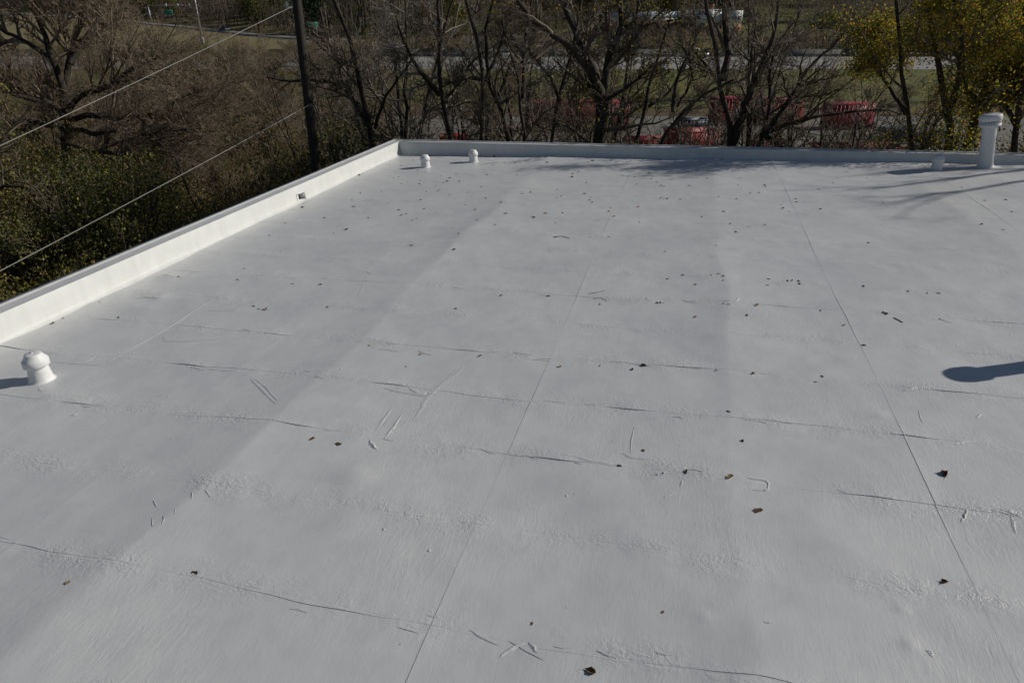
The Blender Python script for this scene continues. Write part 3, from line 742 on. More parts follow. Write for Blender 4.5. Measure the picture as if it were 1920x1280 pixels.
# ------------------------------------------------------------------ trees
def resample(P, n):
    P = np.asarray(P, float)
    d = np.concatenate([[0], np.cumsum(np.linalg.norm(np.diff(P, axis=0), axis=1))])
    u = np.linspace(0, d[-1], n)
    Q = np.stack([np.interp(u, d, P[:, i]) for i in range(3)], 1)
    for _ in range(2): Q[1:-1] = .25 * Q[:-2] + .5 * Q[1:-1] + .25 * Q[2:]
    return Q, d[-1]
def perp_dirs(D, ang, rg):
    r = rg.normal(size=D.shape); r -= D * (r * D).sum(1)[:, None]; r /= np.linalg.norm(r, axis=1)[:, None] + 1e-9
    return D * np.cos(ang)[:, None] + r * np.sin(ang)[:, None]
def spawn(pts, rad, L, m, ratio, ang, umin, rg):
    n, k, _ = pts.shape
    u = rg.uniform(umin, 1, size=(n, m)) * (k - 1.001)
    i = u.astype(int); f = (u - i)[..., None]
    r = np.arange(n)[:, None]
    P = pts[r, i] * (1 - f) + pts[r, i + 1] * f
    D = pts[r, i + 1] - pts[r, i]; D = D / (np.linalg.norm(D, axis=-1, keepdims=True) + 1e-9)
    R = rad[r, i] * .62
    LL = L[:, None] * ratio * rg.uniform(.6, 1.25, size=(n, m)) * (1.15 - .55 * u / (k - 1))
    D2 = perp_dirs(D.reshape(-1, 3), np.radians(rg.normal(ang, 12, size=n * m)), rg)
    return P.reshape(-1, 3), D2, LL.reshape(-1), R.reshape(-1)
def grow(P, D, L, R, nseg, wander, trop, rg, rmin):
    n = len(P)
    pts = np.zeros((n, nseg + 1, 3)); pts[:, 0] = P
    rad = np.zeros((n, nseg + 1)); rad[:, 0] = R
    for k in range(nseg):
        D = D + rg.normal(size=(n, 3)) * wander + np.array([0, 0, trop])
        D = D / (np.linalg.norm(D, axis=1)[:, None] + 1e-9)
        pts[:, k + 1] = pts[:, k] + D * (L / nseg)[:, None]
        rad[:, k + 1] = np.maximum(R * (1 - .75 * (k + 1) / nseg), rmin)
    return pts, rad
def all_segs(pts, rad, k):
    n, m, _ = pts.shape
    return seg_tubes(pts[:, :-1].reshape(-1, 3), pts[:, 1:].reshape(-1, 3), rad[:, :-1].reshape(-1), rad[:, 1:].reshape(-1), k)
def leaf_quads(C, size, rg, droop=.3):
    n = len(C)
    a = rg.normal(size=(n, 3)); a /= np.linalg.norm(a, axis=1)[:, None]
    b = rg.normal(size=(n, 3)); b -= a * (a * b).sum(1)[:, None]; b /= np.linalg.norm(b, axis=1)[:, None]
    s = size * rg.uniform(.6, 1.3, size=n)[:, None]
    V = np.stack([C - a * s, C + b * s * .55, C + a * s, C - b * s * .55], 1).reshape(-1, 3)
    Fc = np.arange(4 * n).reshape(-1, 4)
    return V, Fc
def tree_parts(limbs, rg, cfg, trop=.05, rmin=.006, umin0=.2, L0=1.0):
    """limbs: list of (points, r0, r1). returns trunk (V,F), branch (V,F), tips"""
    TV, TF, nb = [], [], 0
    base_pts, base_rad, base_L = [], [], []
    for P, r0, r1 in limbs:
        Q, L = resample(P, 14)
        Q[1:-1] += rg.normal(size=(12, 3)) * .02 * L / 5
        R = np.linspace(r0, r1, 14)
        V, Fc = poly_tube(Q, R, 8, .07, rg)
        TV.append(V); TF.append(Fc + nb); nb += len(V)
        base_pts.append(Q); base_rad.append(R); base_L.append(min(L, 7.0))
    pts = np.array(base_pts); rad = np.array(base_rad); L = np.array(base_L)
    BV, BF, nb = [], [], 0
    for lv, (m, ratio, ang, nseg, wander) in enumerate(cfg):
        P, D, LL, R = spawn(pts, rad, L, m, ratio, ang, umin0 if lv == 0 else .12, rg)
        R = np.clip(R, rmin, .07 if lv == 0 else .03)
        pts, rad = grow(P, D, LL, R, nseg, wander, trop, rg, rmin * (.6 if lv >= 2 else 1))
        L = LL
        V, Fc = all_segs(pts, rad, 5 if lv == 0 else 3)
        BV.append(V); BF.append(Fc + nb); nb += len(V)
    return (np.concatenate(TV), np.concatenate(TF)), (np.concatenate(BV), np.concatenate(BF)), pts.reshape(-1, 3)
CFG = [(10, .44, 48, 6, .17), (6, .52, 45, 5, .2), (5, .55, 42, 3, .22), (4, .6, 40, 2, .2)]
def make_tree(name, label, limbs, seed, cfg=CFG, twig='twig', leaves=None, group=None, trop=.05, base=None, rmin=.006, umin0=.2, cat='tree', bark='bark'):
    rg = np.random.default_rng(abs(int(seed)))
    base = np.array(base if base is not None else limbs[0][0][0], float)
    (tv, tf), (bv, bf), tips = tree_parts([(np.array(P) - base, a, b) for P, a, b in limbs], rg, cfg, trop, rmin, umin0)
    if np.any(base != 0):                       # branches do not grow through the building
        q = bv[bf].mean(1) + base - RO
        s_l, t_l, h_l = q @ E2, q @ E1, q @ N
        bf = bf[~((s_l > S0 - .45) & (s_l < S1 + .3) & (t_l < T1 + .55) & (h_l < 1.3))]
    o = empty(name, base)
    tag(o, label, cat, group)
    link('trunk', mesh_np('trunk', tv, tf, M[bark], True), o)
    link('branches', mesh_np('branches', bv, bf, M[twig]), o)
    if leaves:
        n, size, mat, sel = leaves
        if sel: 
            cen = tips[rg.integers(0, len(tips), 18)]
            d = np.min(np.linalg.norm(tips[:, None] - cen[None], axis=2), axis=1)
            tips = tips[d < sel]
        C = tips[rg.integers(0, len(tips), n)] + rg.normal(size=(n, 3)) * .16
        V, Fc = leaf_quads(C, size, rg)
        tag(link('foliage', mesh_np('foliage', V, Fc, M[mat]), o), kind='stuff')
    return o
def limb(px, Y, r0, r1, dY=0.0, ground=False):
    n = len(px)
    P = [at(x, y, Y + dY * (i / max(n - 1, 1))) for i, (x, y) in enumerate(px)]
    if ground:
        d = P[0] - P[1]; d = d / abs(d[2])
        z = P[0][2]
        P = [np.array([P[0][0] + d[0] * min(z, 3) * .6, P[0][1], -.1]), np.array([P[0][0] + d[0] * .8, P[0][1], z * .5])] + P
    return (np.array(P), r0, r1)

make_tree('bare_tree', 'bare tree forking low beside the right of the wooden utility pole', [
    limb([(702, 265), (695, 225), (690, 180), (685, 150), (665, 100), (652, 50), (620, 0), (600, -60)], 23, .17, .05, -1, True),
    limb([(697, 250), (675, 207), (652, 165), (642, 130), (617, 87), (600, 20)], 23, .12, .04, 1.5),
    limb([(704, 240), (712, 205), (730, 170), (760, 130), (790, 90)], 23, .06, .02, -1),
    limb([(655, 170), (625, 155), (590, 150), (540, 155), (500, 145)], 23.3, .07, .02, 1)], 11)
make_tree('bare_tree', 'bare dark tree leaning left with a forked trunk, above the red bins', [
    limb([(852, 268), (835, 212), (825, 175), (826, 150), (817, 112), (817, 75), (827, 0), (830, -60)], 22.5, .15, .04, 0, True),
    limb([(825, 178), (800, 150), (777, 120), (760, 85), (745, 40)], 22.5, .09, .03, -1),
    limb([(830, 190), (860, 160), (880, 120), (905, 100), (935, 80)], 22.5, .05, .02, 1)], 12, twig='twig_lit')
make_tree('bare_tree', 'bare tree with a crooked trunk and a long pale upright limb', [
    limb([(902, 268), (900, 225), (905, 175), (912, 145), (900, 107), (890, 62), (870, 0), (865, -60)], 21.5, .13, .04, 0, True),
    limb([(911, 150), (880, 147), (850, 152), (825, 165)], 21.5, .07, .02, 0),
    limb([(910, 150), (930, 110), (945, 60), (960, 10)], 21.5, .06, .02, 1)], 13, twig='twig')
make_tree('bare_tree', 'bare tree whose trunk leans left into a tangle of branches', [
    limb([(957, 270), (947, 220), (930, 172), (912, 140), (895, 100), (900, 50), (925, 0)], 23.5, .15, .04, -1, True),
    limb([(935, 180), (950, 140), (965, 110), (985, 70), (990, 10)], 23.5, .06, .02, 1)], 14, leaves=(500, .05, 'leaf_brown', 1.0))
make_tree('bare_tree', 'straight slim bare tree with the trunk left of the maroon container', [
    limb([(981, 270), (980, 175), (977, 140), (965, 122), (950, 90), (940, 40)], 22, .11, .03, 0, True),
    limb([(981, 185), (982, 130), (984, 75), (995, 20), (1005, -40)], 22, .07, .03, 1)], 15)
make_tree('bare_tree', 'slim bare tree leaning right in front of the maroon container', [
    limb([(1028, 270), (1032, 250), (1047, 200), (1057, 155), (1065, 112), (1070, 60), (1090, 0)], 21.5, .11, .03, 0, True),
    limb([(1050, 190), (1035, 150), (1010, 120), (990, 90)], 21.5, .05, .02, -1)], 16, twig='twig_lit')
make_tree('bare_tree', 'stout black tree with one thick trunk splitting into three big limbs', [
    limb([(1127, 275), (1129, 220), (1131, 180)], 21, .24, .20, 0, True),
    limb([(1130, 190), (1120, 155), (1100, 120), (1067, 82), (1030, 60), (997, 37), (967, 0), (940, -50)], 21, .14, .04, -1.5),
    limb([(1128, 180), (1110, 125), (1090, 87), (1075, 50), (1060, 12), (1045, -50)], 21, .13, .05, 1),
    limb([(1132, 185), (1137, 125), (1150, 82), (1170, 50), (1162, 20), (1160, -50)], 21, .14, .04, 0),
    limb([(1140, 185), (1175, 165), (1200, 145), (1225, 120)], 21, .06, .02, -1),
    limb([(1125, 180), (1110, 168), (1085, 170), (1065, 195)], 20.8, .05, .02, -.5),
    limb([(1168, 50), (1205, 48), (1240, 42), (1280, 35)], 21, .05, .02, -.5)], 17, leaves=(900, .045, 'leaf_gold', 1.0), base=None)
make_tree('bare_tree', 'low crooked bare tree right of the stout black tree', [
    limb([(1185, 275), (1200, 237), (1217, 205), (1210, 162), (1220, 120), (1242, 85), (1255, 40)], 20.5, .13, .03, 0, True),
    limb([(1217, 200), (1250, 180), (1270, 150), (1285, 120), (1330, 90)], 20.5, .05, .015, 1)], 18, [(8, .44, 48, 6, .17), (6, .52, 45, 5, .2), (5, .55, 42, 3, .22), (3, .5, 40, 1, .2)], twig='twig_lit', leaves=(900, .045, 'leaf_gold', 1.2))
make_tree('bare_tree', 'bare tree leaning far right over the lower red container', [
    limb([(1228, 275), (1250, 237), (1265, 205), (1285, 187), (1310, 175), (1347, 162), (1375, 150)], 20, .12, .03, 0, True),
    limb([(1262, 210), (1262, 170), (1280, 120), (1310, 70), (1300, 20)], 20, .06, .02, 1),
    limb([(1270, 200), (1300, 150), (1290, 95), (1255, 70), (1240, 55)], 20.2, .04, .015, -1)], 19, [(8, .44, 48, 6, .17), (6, .52, 45, 5, .2), (5, .55, 42, 3, .22), (3, .5, 40, 1, .2)])
make_tree('bare_tree', 'tall twin stemmed bare tree in front of the red container with white lettering', [
    limb([(1368, 281), (1360, 237), (1355, 162), (1350, 135), (1345, 100), (1342, 50), (1330, 12), (1320, -50)], 20, .16, .04, 0, True),
    limb([(1356, 150), (1367, 105), (1360, 62), (1357, 0), (1362, -60)], 20, .11, .04, 1),
    limb([(1372, 275), (1385, 237), (1397, 195), (1412, 155), (1435, 115), (1452, 60), (1460, 0)], 20, .12, .03, -1),
    limb([(1354, 165), (1330, 130), (1300, 95), (1290, 80)], 20, .06, .02, 0),
    limb([(1413, 155), (1408, 110), (1418, 60), (1412, 10)], 20, .06, .02, 1)], 20, [(8, .44, 48, 6, .17), (6, .52, 45, 5, .2), (5, .55, 42, 3, .22), (3, .5, 40, 1, .2)], twig='twig')
make_tree('bare_tree', 'spreading bare tree with long limbs sweeping right over the parapet', [
    limb([(1484, 284), (1466, 274), (1440, 262), (1428, 250)], 22, .13, .09, 0, True),
    limb([(1440, 248), (1466, 207), (1493, 170), (1517, 122), (1551, 96), (1600, 50)], 22, .09, .02, 1),
    limb([(1440, 248), (1493, 228), (1560, 212), (1652, 205), (1700, 215)], 22, .07, .02, 1),
    limb([(1420, 282), (1435, 245), (1445, 200), (1442, 140), (1450, 90), (1490, 40)], 22, .08, .02, 1)], 21, leaves=(500, .045, 'leaf_olive', 1.0))
GOLD = [(11, .45, 50, 6, .18), (7, .5, 45, 5, .2), (5, .5, 42, 3, .22), (3, .6, 40, 2, .2)]
make_tree('autumn_tree', 'golden and green leafed autumn tree behind the tall vent pipe', [
    limb([(1788, 292), (1790, 226), (1780, 186), (1769, 160), (1740, 110), (1720, 50), (1730, -30)], 18, .17, .05, 0, True),
    limb([(1812, 283), (1825, 226), (1838, 173), (1854, 120), (1873, 40), (1880, -40)], 18, .13, .04, 1),
    limb([(1785, 200), (1800, 140), (1805, 80), (1790, 0)], 18, .08, .03, -1),
    limb([(1835, 185), (1870, 165), (1910, 155), (1960, 130)], 18, .06, .02, 0)], 22, GOLD, leaves=(32000, .034, 'leaf_gold', 0))
make_tree('autumn_tree', 'smaller golden brown tree left of the tall vent pipe, over the black lot bins', [
    limb([(1725, 288), (1715, 240), (1690, 190), (1685, 120), (1690, 60), (1680, 0)], 19, .11, .04, 0, True),
    limb([(1700, 215), (1665, 160), (1640, 120), (1640, 70)], 19, .06, .02, 1)], 23, GOLD, leaves=(12000, .034, 'leaf_gold', 0))
make_tree('autumn_tree', 'olive green tree at the right edge beyond the vent pipe', [
    limb([(1905, 288), (1910, 230), (1925, 150), (1930, 60), (1920, -40)], 17.5, .13, .04, 0, True),
    limb([(1908, 240), (1880, 190), (1860, 130), (1870, 60)], 17.5, .07, .02, 1)], 24, GOLD, leaves=(18000, .035, 'leaf_gold', 0))
# pale leafed crown above the blue building
make_tree('autumn_tree', 'thin tree holding yellow green leaves at the top middle of the view', [
    limb([(1150, 272), (1165, 200), (1180, 120), (1190, 60), (1200, 10), (1205, -60)], 27, .12, .04, 0, True),
    limb([(1180, 125), (1150, 70), (1120, 30), (1100, -10)], 27, .06, .02, 0),
    limb([(1187, 75), (1220, 40), (1250, 15), (1262, -20)], 27, .06, .02, 1)], 25, GOLD, leaves=(6000, .06, 'leaf_olive', 0), umin0=.55)
# the great spreading tree at left
BIG = [(17, .60, 42, 8, .11), (9, .54, 38, 5, .13), (6, .52, 34, 3, .15), (5, .55, 32, 2, .14)]
big = [
    limb([(128, 300), (126, 260), (125, 225), (120, 170)], 33, .33, .22, 0, True),
    limb([(121, 175), (95, 105), (75, 42), (60, 0), (40, -60)], 33, .16, .05, 0),
    limb([(122, 190), (125, 150), (130, 108), (140, 75), (155, 20), (165, -50)], 33, .16, .05, 2),
    limb([(130, 205), (145, 182), (200, 160), (250, 130), (287, 108), (330, 100)], 33, .14, .045, -2),
    limb([(128, 225), (160, 217), (225, 222), (287, 217), (320, 195), (390, 165)], 33, .14, .045, -3),
    limb([(132, 120), (150, 90), (175, 55), (195, 20), (205, -10)], 33, .15, .04, 2),
    limb([(124, 210), (80, 190), (30, 180), (-30, 150)], 33, .2, .05, -2),
    limb([(124, 230), (90, 235), (40, 225), (-20, 240)], 33, .16, .05, -4),
    limb([(128, 270), (165, 285), (230, 290), (300, 270)], 33, .14, .04, -4),
    limb([(126, 240), (190, 250), (290, 250), (380, 240)], 33, .12, .03, -5),
    limb([(96, 108), (50, 80), (10, 60), (-40, 30)], 33, .12, .04, 2)]
make_tree('spreading_tree', 'great spreading bare tree with reddish brown twigs filling the upper left', big, 31, BIG, twig='twig_red', trop=.05, rmin=.0065, umin0=.25)
make_tree('spreading_tree', 'second broad brown twigged tree behind the right of the great one', [
    limb([(350, 330), (345, 270), (350, 215)], 38, .22, .16, 0, True),
    limb([(350, 220), (320, 160), (300, 120)], 38, .12, .04, 1),
    limb([(350, 225), (380, 190), (420, 165), (460, 150)], 38, .12, .04, -2),
    limb([(352, 240), (400, 235), (450, 215), (490, 205)], 38, .10, .03, -2),
    limb([(348, 250), (300, 240), (260, 225)], 38, .10, .03, -2)], 32, [(15, .6, 44, 6, .12), (8, .55, 38, 5, .14), (6, .52, 34, 3, .16), (5, .5, 32, 2, .16)], twig='twig_red', trop=.04, rmin=.0065)
make_tree('bare_tree', 'grey bare tree leaning over the dark gully at the lower left', [
    limb([(-60, 420), (-20, 345), (20, 338), (45, 350)], 19, .10, .03, 0, True),
    limb([(20, 338), (60, 345), (85, 370), (95, 410)], 19, .03, .012, .5),
    limb([(-20, 345), (-10, 290), (20, 240), (60, 200)], 19, .06, .02, 1)], 33, [(7, .35, 48, 5, .17), (5, .5, 45, 4, .2), (4, .5, 42, 3, .2)])
# trees off to the right whose branch shadows cross the far roof
rsh = np.random.default_rng(77)
for i, (s, t, hh, lean) in enumerate([(15.5, 21.6, 17.6, 0), (20.5, 21.0, 18.0, .5), (17.5, 23.8, 18.8, -.3)]):
    b = RO + s * E2 + t * E1; b[2] = 0
    limbs = [(np.array([b, b + [lean, .3, hh * .45]]), .2, .15)]
    for q in range(6):
        a = rsh.uniform(0, 6.28); r = rsh.uniform(1.5, 3.2)
        limbs.append((np.array([b + [lean, .3, hh * rsh.uniform(.35, .45)], b + [lean + math.cos(a) * r * .5, .3 + math.sin(a) * r * .5, hh * .7], b + [lean + math.cos(a) * r, .3 + math.sin(a) * r, hh * rsh.uniform(.85, 1)]]), .12, .04))
    make_tree('bare_tree', ('bare tree standing right of the building, nearest the far parapet', 'tallest bare tree standing off to the right of the building', 'lowest bare tree standing off to the right of the building')[i],
              limbs, 80 + i, [(8, .35, 48, 6, .16), (5, .5, 45, 4, .2), (4, .5, 42, 3, .22)])

# generic slim trees filling the belt behind the far parapet
def generic_limbs(rg, h, forks=3, spread=.9):
    b = np.zeros(3)
    w = rg.normal(size=2) * .3
    fk = h * rg.uniform(.3, .5)
    L = [(np.array([[0, 0, -.1], [w[0] * .5, w[1] * .5, fk * .5], [w[0], w[1], fk]]), h * .011, h * .009)]
    for q in range(forks):
        a = rg.uniform(0, 6.28); r = rg.uniform(.3, 1) * spread * h * .2
        L.append((np.array([[w[0], w[1], fk * rg.uniform(.85, 1)], [w[0] + math.cos(a) * r * .5, w[1] + math.sin(a) * r * .5, fk + (h - fk) * .5], [w[0] + math.cos(a) * r, w[1] + math.sin(a) * r, h * rg.uniform(.85, 1.05)]]), h * .007, h * .0018))
    return L
protos = []
for i in range(5):
    rg = np.random.default_rng(200 + i)
    protos.append(make_tree('slim_tree', 'slim bare tree in the belt behind the far parapet', generic_limbs(rg, rg.uniform(9, 12)), 210 + i, [(9, .40, 44, 5, .16), (6, .5, 42, 4, .2), (5, .55, 42, 3, .22), (3, .6, 40, 1, .2)],
                            twig=('twig', 'twig_lit', 'twig', 'twig_red', 'twig')[i], group='slim bare trees in the belt behind the far parapet', base=(0, 0, 0)))
rnd = random.Random(9)
belt = [(650, 27), (735, 25), (765, 30), (790, 34), (870, 28), (890, 33), (1005, 26), (1020, 33), (1080, 27), (1095, 35), (1160, 30), (1400, 27), (1425, 33), (1510, 25), (1540, 30), (1590, 22), (1620, 28), (1650, 24), (560, 30), (520, 36), (610, 40), (680, 45), (930, 42), (1500, 40)]
used = set()
for i, (x, Y) in enumerate(belt):
    k = i % 5
    X = at(x, 200, Y)[0]
    o = protos[k] if k not in used else copy_tree(protos[k])
    used.add(k)
    o.location = (X, Y, 0)
    o.rotation_euler = (0, 0, rnd.uniform(0, 6.28))
    s = rnd.uniform(.75, 1.1) if x < 1480 else rnd.uniform(.5, .7)
    o.scale = (s, s, s)

# thickets: multi-stem shrubs, leafy or bare
def shrub_proto(name, label, group, seed, h, nst, twig, leaves=None, spread=.5, cfg=None, cat='shrub'):
    rg = np.random.default_rng(abs(int(seed)))
    L = []
    for q in range(nst):
        a = rg.uniform(0, 6.28); r = rg.uniform(.2, 1) * spread * h; hh = h * rg.uniform(.6, 1)
        c, s_ = math.cos(a), math.sin(a)
        L.append((np.array([[c * .1, s_ * .1, -.05], [c * r * .35, s_ * r * .35, hh * .5], [c * r, s_ * r, hh]]), .012 * h, .005 * h))
    return make_tree(name, label, L, seed, cfg or [(6, .4, 42, 4, .2), (5, .5, 42, 3, .2), (4, .5, 42, 2, .2)], twig, leaves, group, base=(0, 0, 0), umin0=.1, rmin=.005, cat=cat)
OLG = 'olive shrubs in the gully left of the building'
SH = {
    'bare': shrub_proto('bare_shrub', 'bare many stemmed shrub growing just behind the far parapet', 'bare shrubs behind the far parapet', 301, 3.4, 9, 'twig'),
    'green': shrub_proto('leafy_shrub', 'dark green leafed shrub in the gully left of the building', 'leafy shrubs in the gully left of the building', 302, 4.0, 9, 'twig', (9500, .034, 'leaf_green', 0), .55),
    'olive': shrub_proto('leafy_shrub', 'olive and yellow leafed shrub on the slope left of the building', OLG, 303, 4.4, 8, 'twig', (9500, .034, 'leaf_olive', 0), .6),
    'brown': shrub_proto('brown_thicket', 'reddish brown leafless thicket growing among the shrubs and on the slopes', 'brown thickets among the shrubs and on the slopes', 304, 3.6, 10, 'twig_red', (700, .05, 'leaf_brown', 0), .7),
}
placed = {k: False for k in SH}
def put(kind, X, Y, s, z=None, label=None, group=None):
    o = SH[kind] if not placed[kind] else copy_tree(SH[kind])
    placed[kind] = True
    o.location = (float(X), float(Y), float(terr(X, Y)) if z is None else z)
    o.rotation_euler = (0, 0, rnd.uniform(0, 6.28)); o.scale = (s, s, s * rnd.uniform(.85, 1.15))
    if label: o['label'] = label
    if group: o['group'] = group
    return o
# left gully, from the building wall outwards (offset from wall line in s, along t)
for i in range(90):
    t = rnd.uniform(4, 30); off = 1.2 + 14 * rnd.random() ** .8
    Q = RO + (S0 - .3 - off) * E2 + t * E1
    kd = rnd.choices(('green', 'olive', 'brown'), (6, 2.5, 1.5) if off < 5 else (2.5, 4, 3.5))[0]
    put(kd, Q[0], Q[1], rnd.uniform(.6, 1.3) * (0.85 + .035 * off))
for i in range(46):
    x = rnd.uniform(-60, 580); Y = rnd.uniform(24, 50)
    put('olive' if rnd.random() < .45 else 'brown', at(x, 200, Y)[0], Y, rnd.uniform(.9, 1.5))
for i in range(130):
    Y = rnd.uniform(50, 138); X = rnd.uniform(-.78, -.18) * Y
    put('brown' if rnd.random() < .75 else 'olive', X, Y, rnd.uniform(.8, 1.5) * (1 if Y < 112 else .8))
for i in range(40):
    X = rnd.uniform(-20, 60); Y = rnd.uniform(84, 96)
    put('brown', X, Y, rnd.uniform(.4, .8))
for (x, Y, s) in [(1190, 21, .9), (1245, 20, 1.0), (1300, 20.5, .9), (1420, 20, .9), (1530, 18.8, .95), (1590, 18.5, 1.0), (1625, 18.2, 1.15), (1640, 18, 1.0), (1690, 18, 1.0), (1735, 17.5, 1.0), (1000, 22.5, .8), (1060, 22, .8), (760, 24, .8), (820, 23, .8), (930, 24, .8), (1850, 17, .9), (870, 23, .9)]:
    # tall enough to show above the parapet
    o = put('bare', at(x, 275, Y + 2.2)[0], Y + 2.2, s * 2.2)
for i in range(16):
    put('bare', at(rnd.uniform(960, 1660), 270, 46)[0], rnd.uniform(40, 54), rnd.uniform(.9, 1.4))
for (x, Y) in [(640, 24), (670, 25), (720, 25), (1745, 20), (1770, 20), (1880, 19.5)]:
    put('green', at(x, 275, Y)[0], Y, 1.55, label='tall green leafed shrub pushing up behind the parapet', group='green shrubs behind the parapets')

# far woods
def crown_proto(name, label, group, seed, h, r, mat, n, size, twig='twig', conifer=False):
    rg = np.random.default_rng(abs(int(seed)))
    o = empty(name, (0, 0, 0)); tag(o, label, 'tree', group)
    V, Fc = poly_tube(np.array([[0, 0, -.5], [.1, .1, h * .4], [0, .2, h * .8]]), np.array([h * .018, h * .012, h * .004]), 6)
    link('trunk', mesh_np('trunk', V, Fc, M['bark'], True), o)
    if conifer:
        z = rg.uniform(.08, 1, n) ** .8 * h; rr = r * (1.05 - z / h) * np.sqrt(rg.uniform(.15, 1, n)) * (1 + .25 * np.sin(z * 4)); a = rg.uniform(0, 6.28, n)
        C = np.stack([rr * np.cos(a), rr * np.sin(a), z - rr * .15], 1)
    else:
        K = 26
        cc = rg.normal(size=(K, 3)); cc /= np.linalg.norm(cc, axis=1)[:, None]; cc *= rg.uniform(.3, .85, K)[:, None]
        cc = cc * [r, r, h * .40] + [0, 0, h * .56]
        C = cc[rg.integers(0, K, n)] + rg.normal(size=(n, 3)) * r * .22
    V, Fc = leaf_quads(C, size, rg)
    tag(link('crown', mesh_np('crown', V, Fc, M[mat]), o), kind='stuff')
    return o
FW = [crown_proto('evergreen_tree', 'dark evergreen tree in the woods beyond the highway', 'dark evergreens in the far woods', 401, 14, 3.4, 'leaf_dark', 2600, .28, conifer=True),
      crown_proto('woodland_tree', 'olive leafed tree in the woods beyond the highway', 'olive trees in the far woods', 402, 12, 4.2, 'leaf_olive', 2600, .22),
      crown_proto('woodland_tree', 'brown leafed tree in the woods beyond the highway', 'brown trees in the far woods', 403, 11, 4.0, 'leaf_brown', 2400, .2),
      crown_proto('woodland_tree', 'deep green tree in the woods beyond the highway', 'green trees in the far woods', 404, 12, 4.4, 'leaf_green', 2600, .24)]
FW.append(make_tree('woodland_tree', 'grey leafless tree in the woods beyond the highway', generic_limbs(np.random.default_rng(3), 12, 5, 1.6), 405, [(8, .4, 45, 4, .18), (6, .5, 42, 3, .2), (6, .5, 40, 2, .2)], 'twig_red', None, 'leafless trees in the far woods', base=(0, 0, 0), rmin=.015))
fw_used = [False] * 5
BX = (lambda X, Y: 15 < X < 76 and 180 < Y < 215)
def put_far(k, X, Y, s):
    o = FW[k] if not fw_used[k] else copy_tree(FW[k])
    fw_used[k] = True
    o.location = (X, Y, float(terr(X, Y)) - .2); o.rotation_euler = (0, 0, rnd.uniform(0, 6.28)); o.scale = (s, s, s * rnd.uniform(.85, 1.2))
n = 0
while n < 250:
    X = rnd.uniform(-230, 230); yr = float(np.interp(X, RX, RY))
    Y = yr + rnd.uniform(14, 95) if X < -30 else rnd.uniform(188, 300)
    if abs(X) > Y * .85: continue
    if 14 < X < 108 and Y < 222: continue
    left = X < -40
    w = (6, 2, 2, 3, 2) if left else (2, 3, 3, 2, 5) if X < 60 else (3, 5, 1, 4, 2)
    put_far(rnd.choices(range(5), w)[0], X, Y, rnd.uniform(.8, 1.35)); n += 1
for i in range(90):                       # low belt behind the highway barrier
    X = rnd.uniform(-30, 160); Y = rnd.uniform(154, 178)
    right = X > 70
    s = rnd.uniform(.22, .36) if not right else rnd.uniform(.35, .6)
    put_far(rnd.choices(range(5), (1, 2, 3, 1, 5) if not right else (1, 5, 1, 4, 1))[0], X, Y, s)

def mass(name, label, n, size, mat, sel, hgt, seed, lump=9.0, vert=False, kind='stuff'):
    rg = np.random.default_rng(seed)
    K = n // 45
    X, Y = sel(rg, K)
    hh = hgt * rg.uniform(.55, 1.15, K)
    i = rg.integers(0, K, n)
    r = rg.normal(size=(n, 3)); r /= np.linalg.norm(r, axis=1)[:, None]; r *= rg.uniform(.35, 1, n)[:, None] ** .5
    C = np.stack([X[i] + r[:, 0] * hh[i] * .42, Y[i] + r[:, 1] * hh[i] * .42, terr(X[i], Y[i]) + hh[i] * (.52 + .5 * r[:, 2])], 1)
    if vert:
        C0 = C - [0, 0, 1] * (hh[i] * rg.uniform(.08, .22, n))[:, None]
        C1 = C + np.stack([rg.normal(size=n) * .3, rg.normal(size=n) * .3, hh[i] * rg.uniform(.08, .22, n)], 1)
        V, Fc = seg_tubes(C0, C1, np.full(n, size), np.full(n, size * .5), 3)
    else: V, Fc = leaf_quads(C, size, rg)
    tag(link(name, mesh_np(name, V, Fc, M[mat])), label, kind='stuff')
def sel_left(rg, K):
    X = rg.uniform(-260, -36, K); return X, np.interp(X, RX, RY) + 15 + 85 * rg.uniform(0, 1, K) ** 1.5
def sel_right(rg, K):
    X = rg.uniform(-45, 250, K); Y = rg.uniform(190, 320, K)
    bad = (X > 10) & (X < 80) & (Y < 214); Y[bad] += 30
    return X, Y
def sel_bank(rg, K):
    X = rg.uniform(-45, 180, K); return X, rg.uniform(153, 174, K)
mass('distant_woods', 'dark mass of woods behind the ramp road', 30000, .30, 'leaf_dark', sel_left, 12, 1)
mass('distant_woods', 'brown mass of bare woods behind the ramp road', 16000, .07, 'twig', sel_left, 11, 2, vert=True)
mass('distant_woods', 'olive mass of woods on the far hillside', 26000, .28, 'leaf_green', sel_right, 11, 3)
mass('distant_woods', 'grey brown mass of bare woods on the far hillside', 40000, .05, 'twig', sel_right, 12, 4, vert=True)
mass('roadside_brush', 'grey brown bare brush on the bank behind the highway', 34000, .03, 'twig_red', sel_bank, 3.0, 5, vert=True)
mass('roadside_brush', 'olive leafed brush on the bank behind the highway', 12000, .13, 'leaf_olive', sel_bank, 2.6, 6)
def sel_field(rg, K):
    Y = rg.uniform(60, 140, K); return -rg.uniform(.17, .80, K) * Y, Y
mass('roadside_brush', 'brown weeds and brush on the slope left of the lot', 26000, .018, 'twig_red', sel_field, 3.2, 7, vert=True)
for i in range(60):
    X = rnd.uniform(72, 165); Y = rnd.uniform(155, 188)
    put_far(rnd.choices(range(5), (1, 5, 1, 5, 2))[0], X, Y, rnd.uniform(.35, .7))
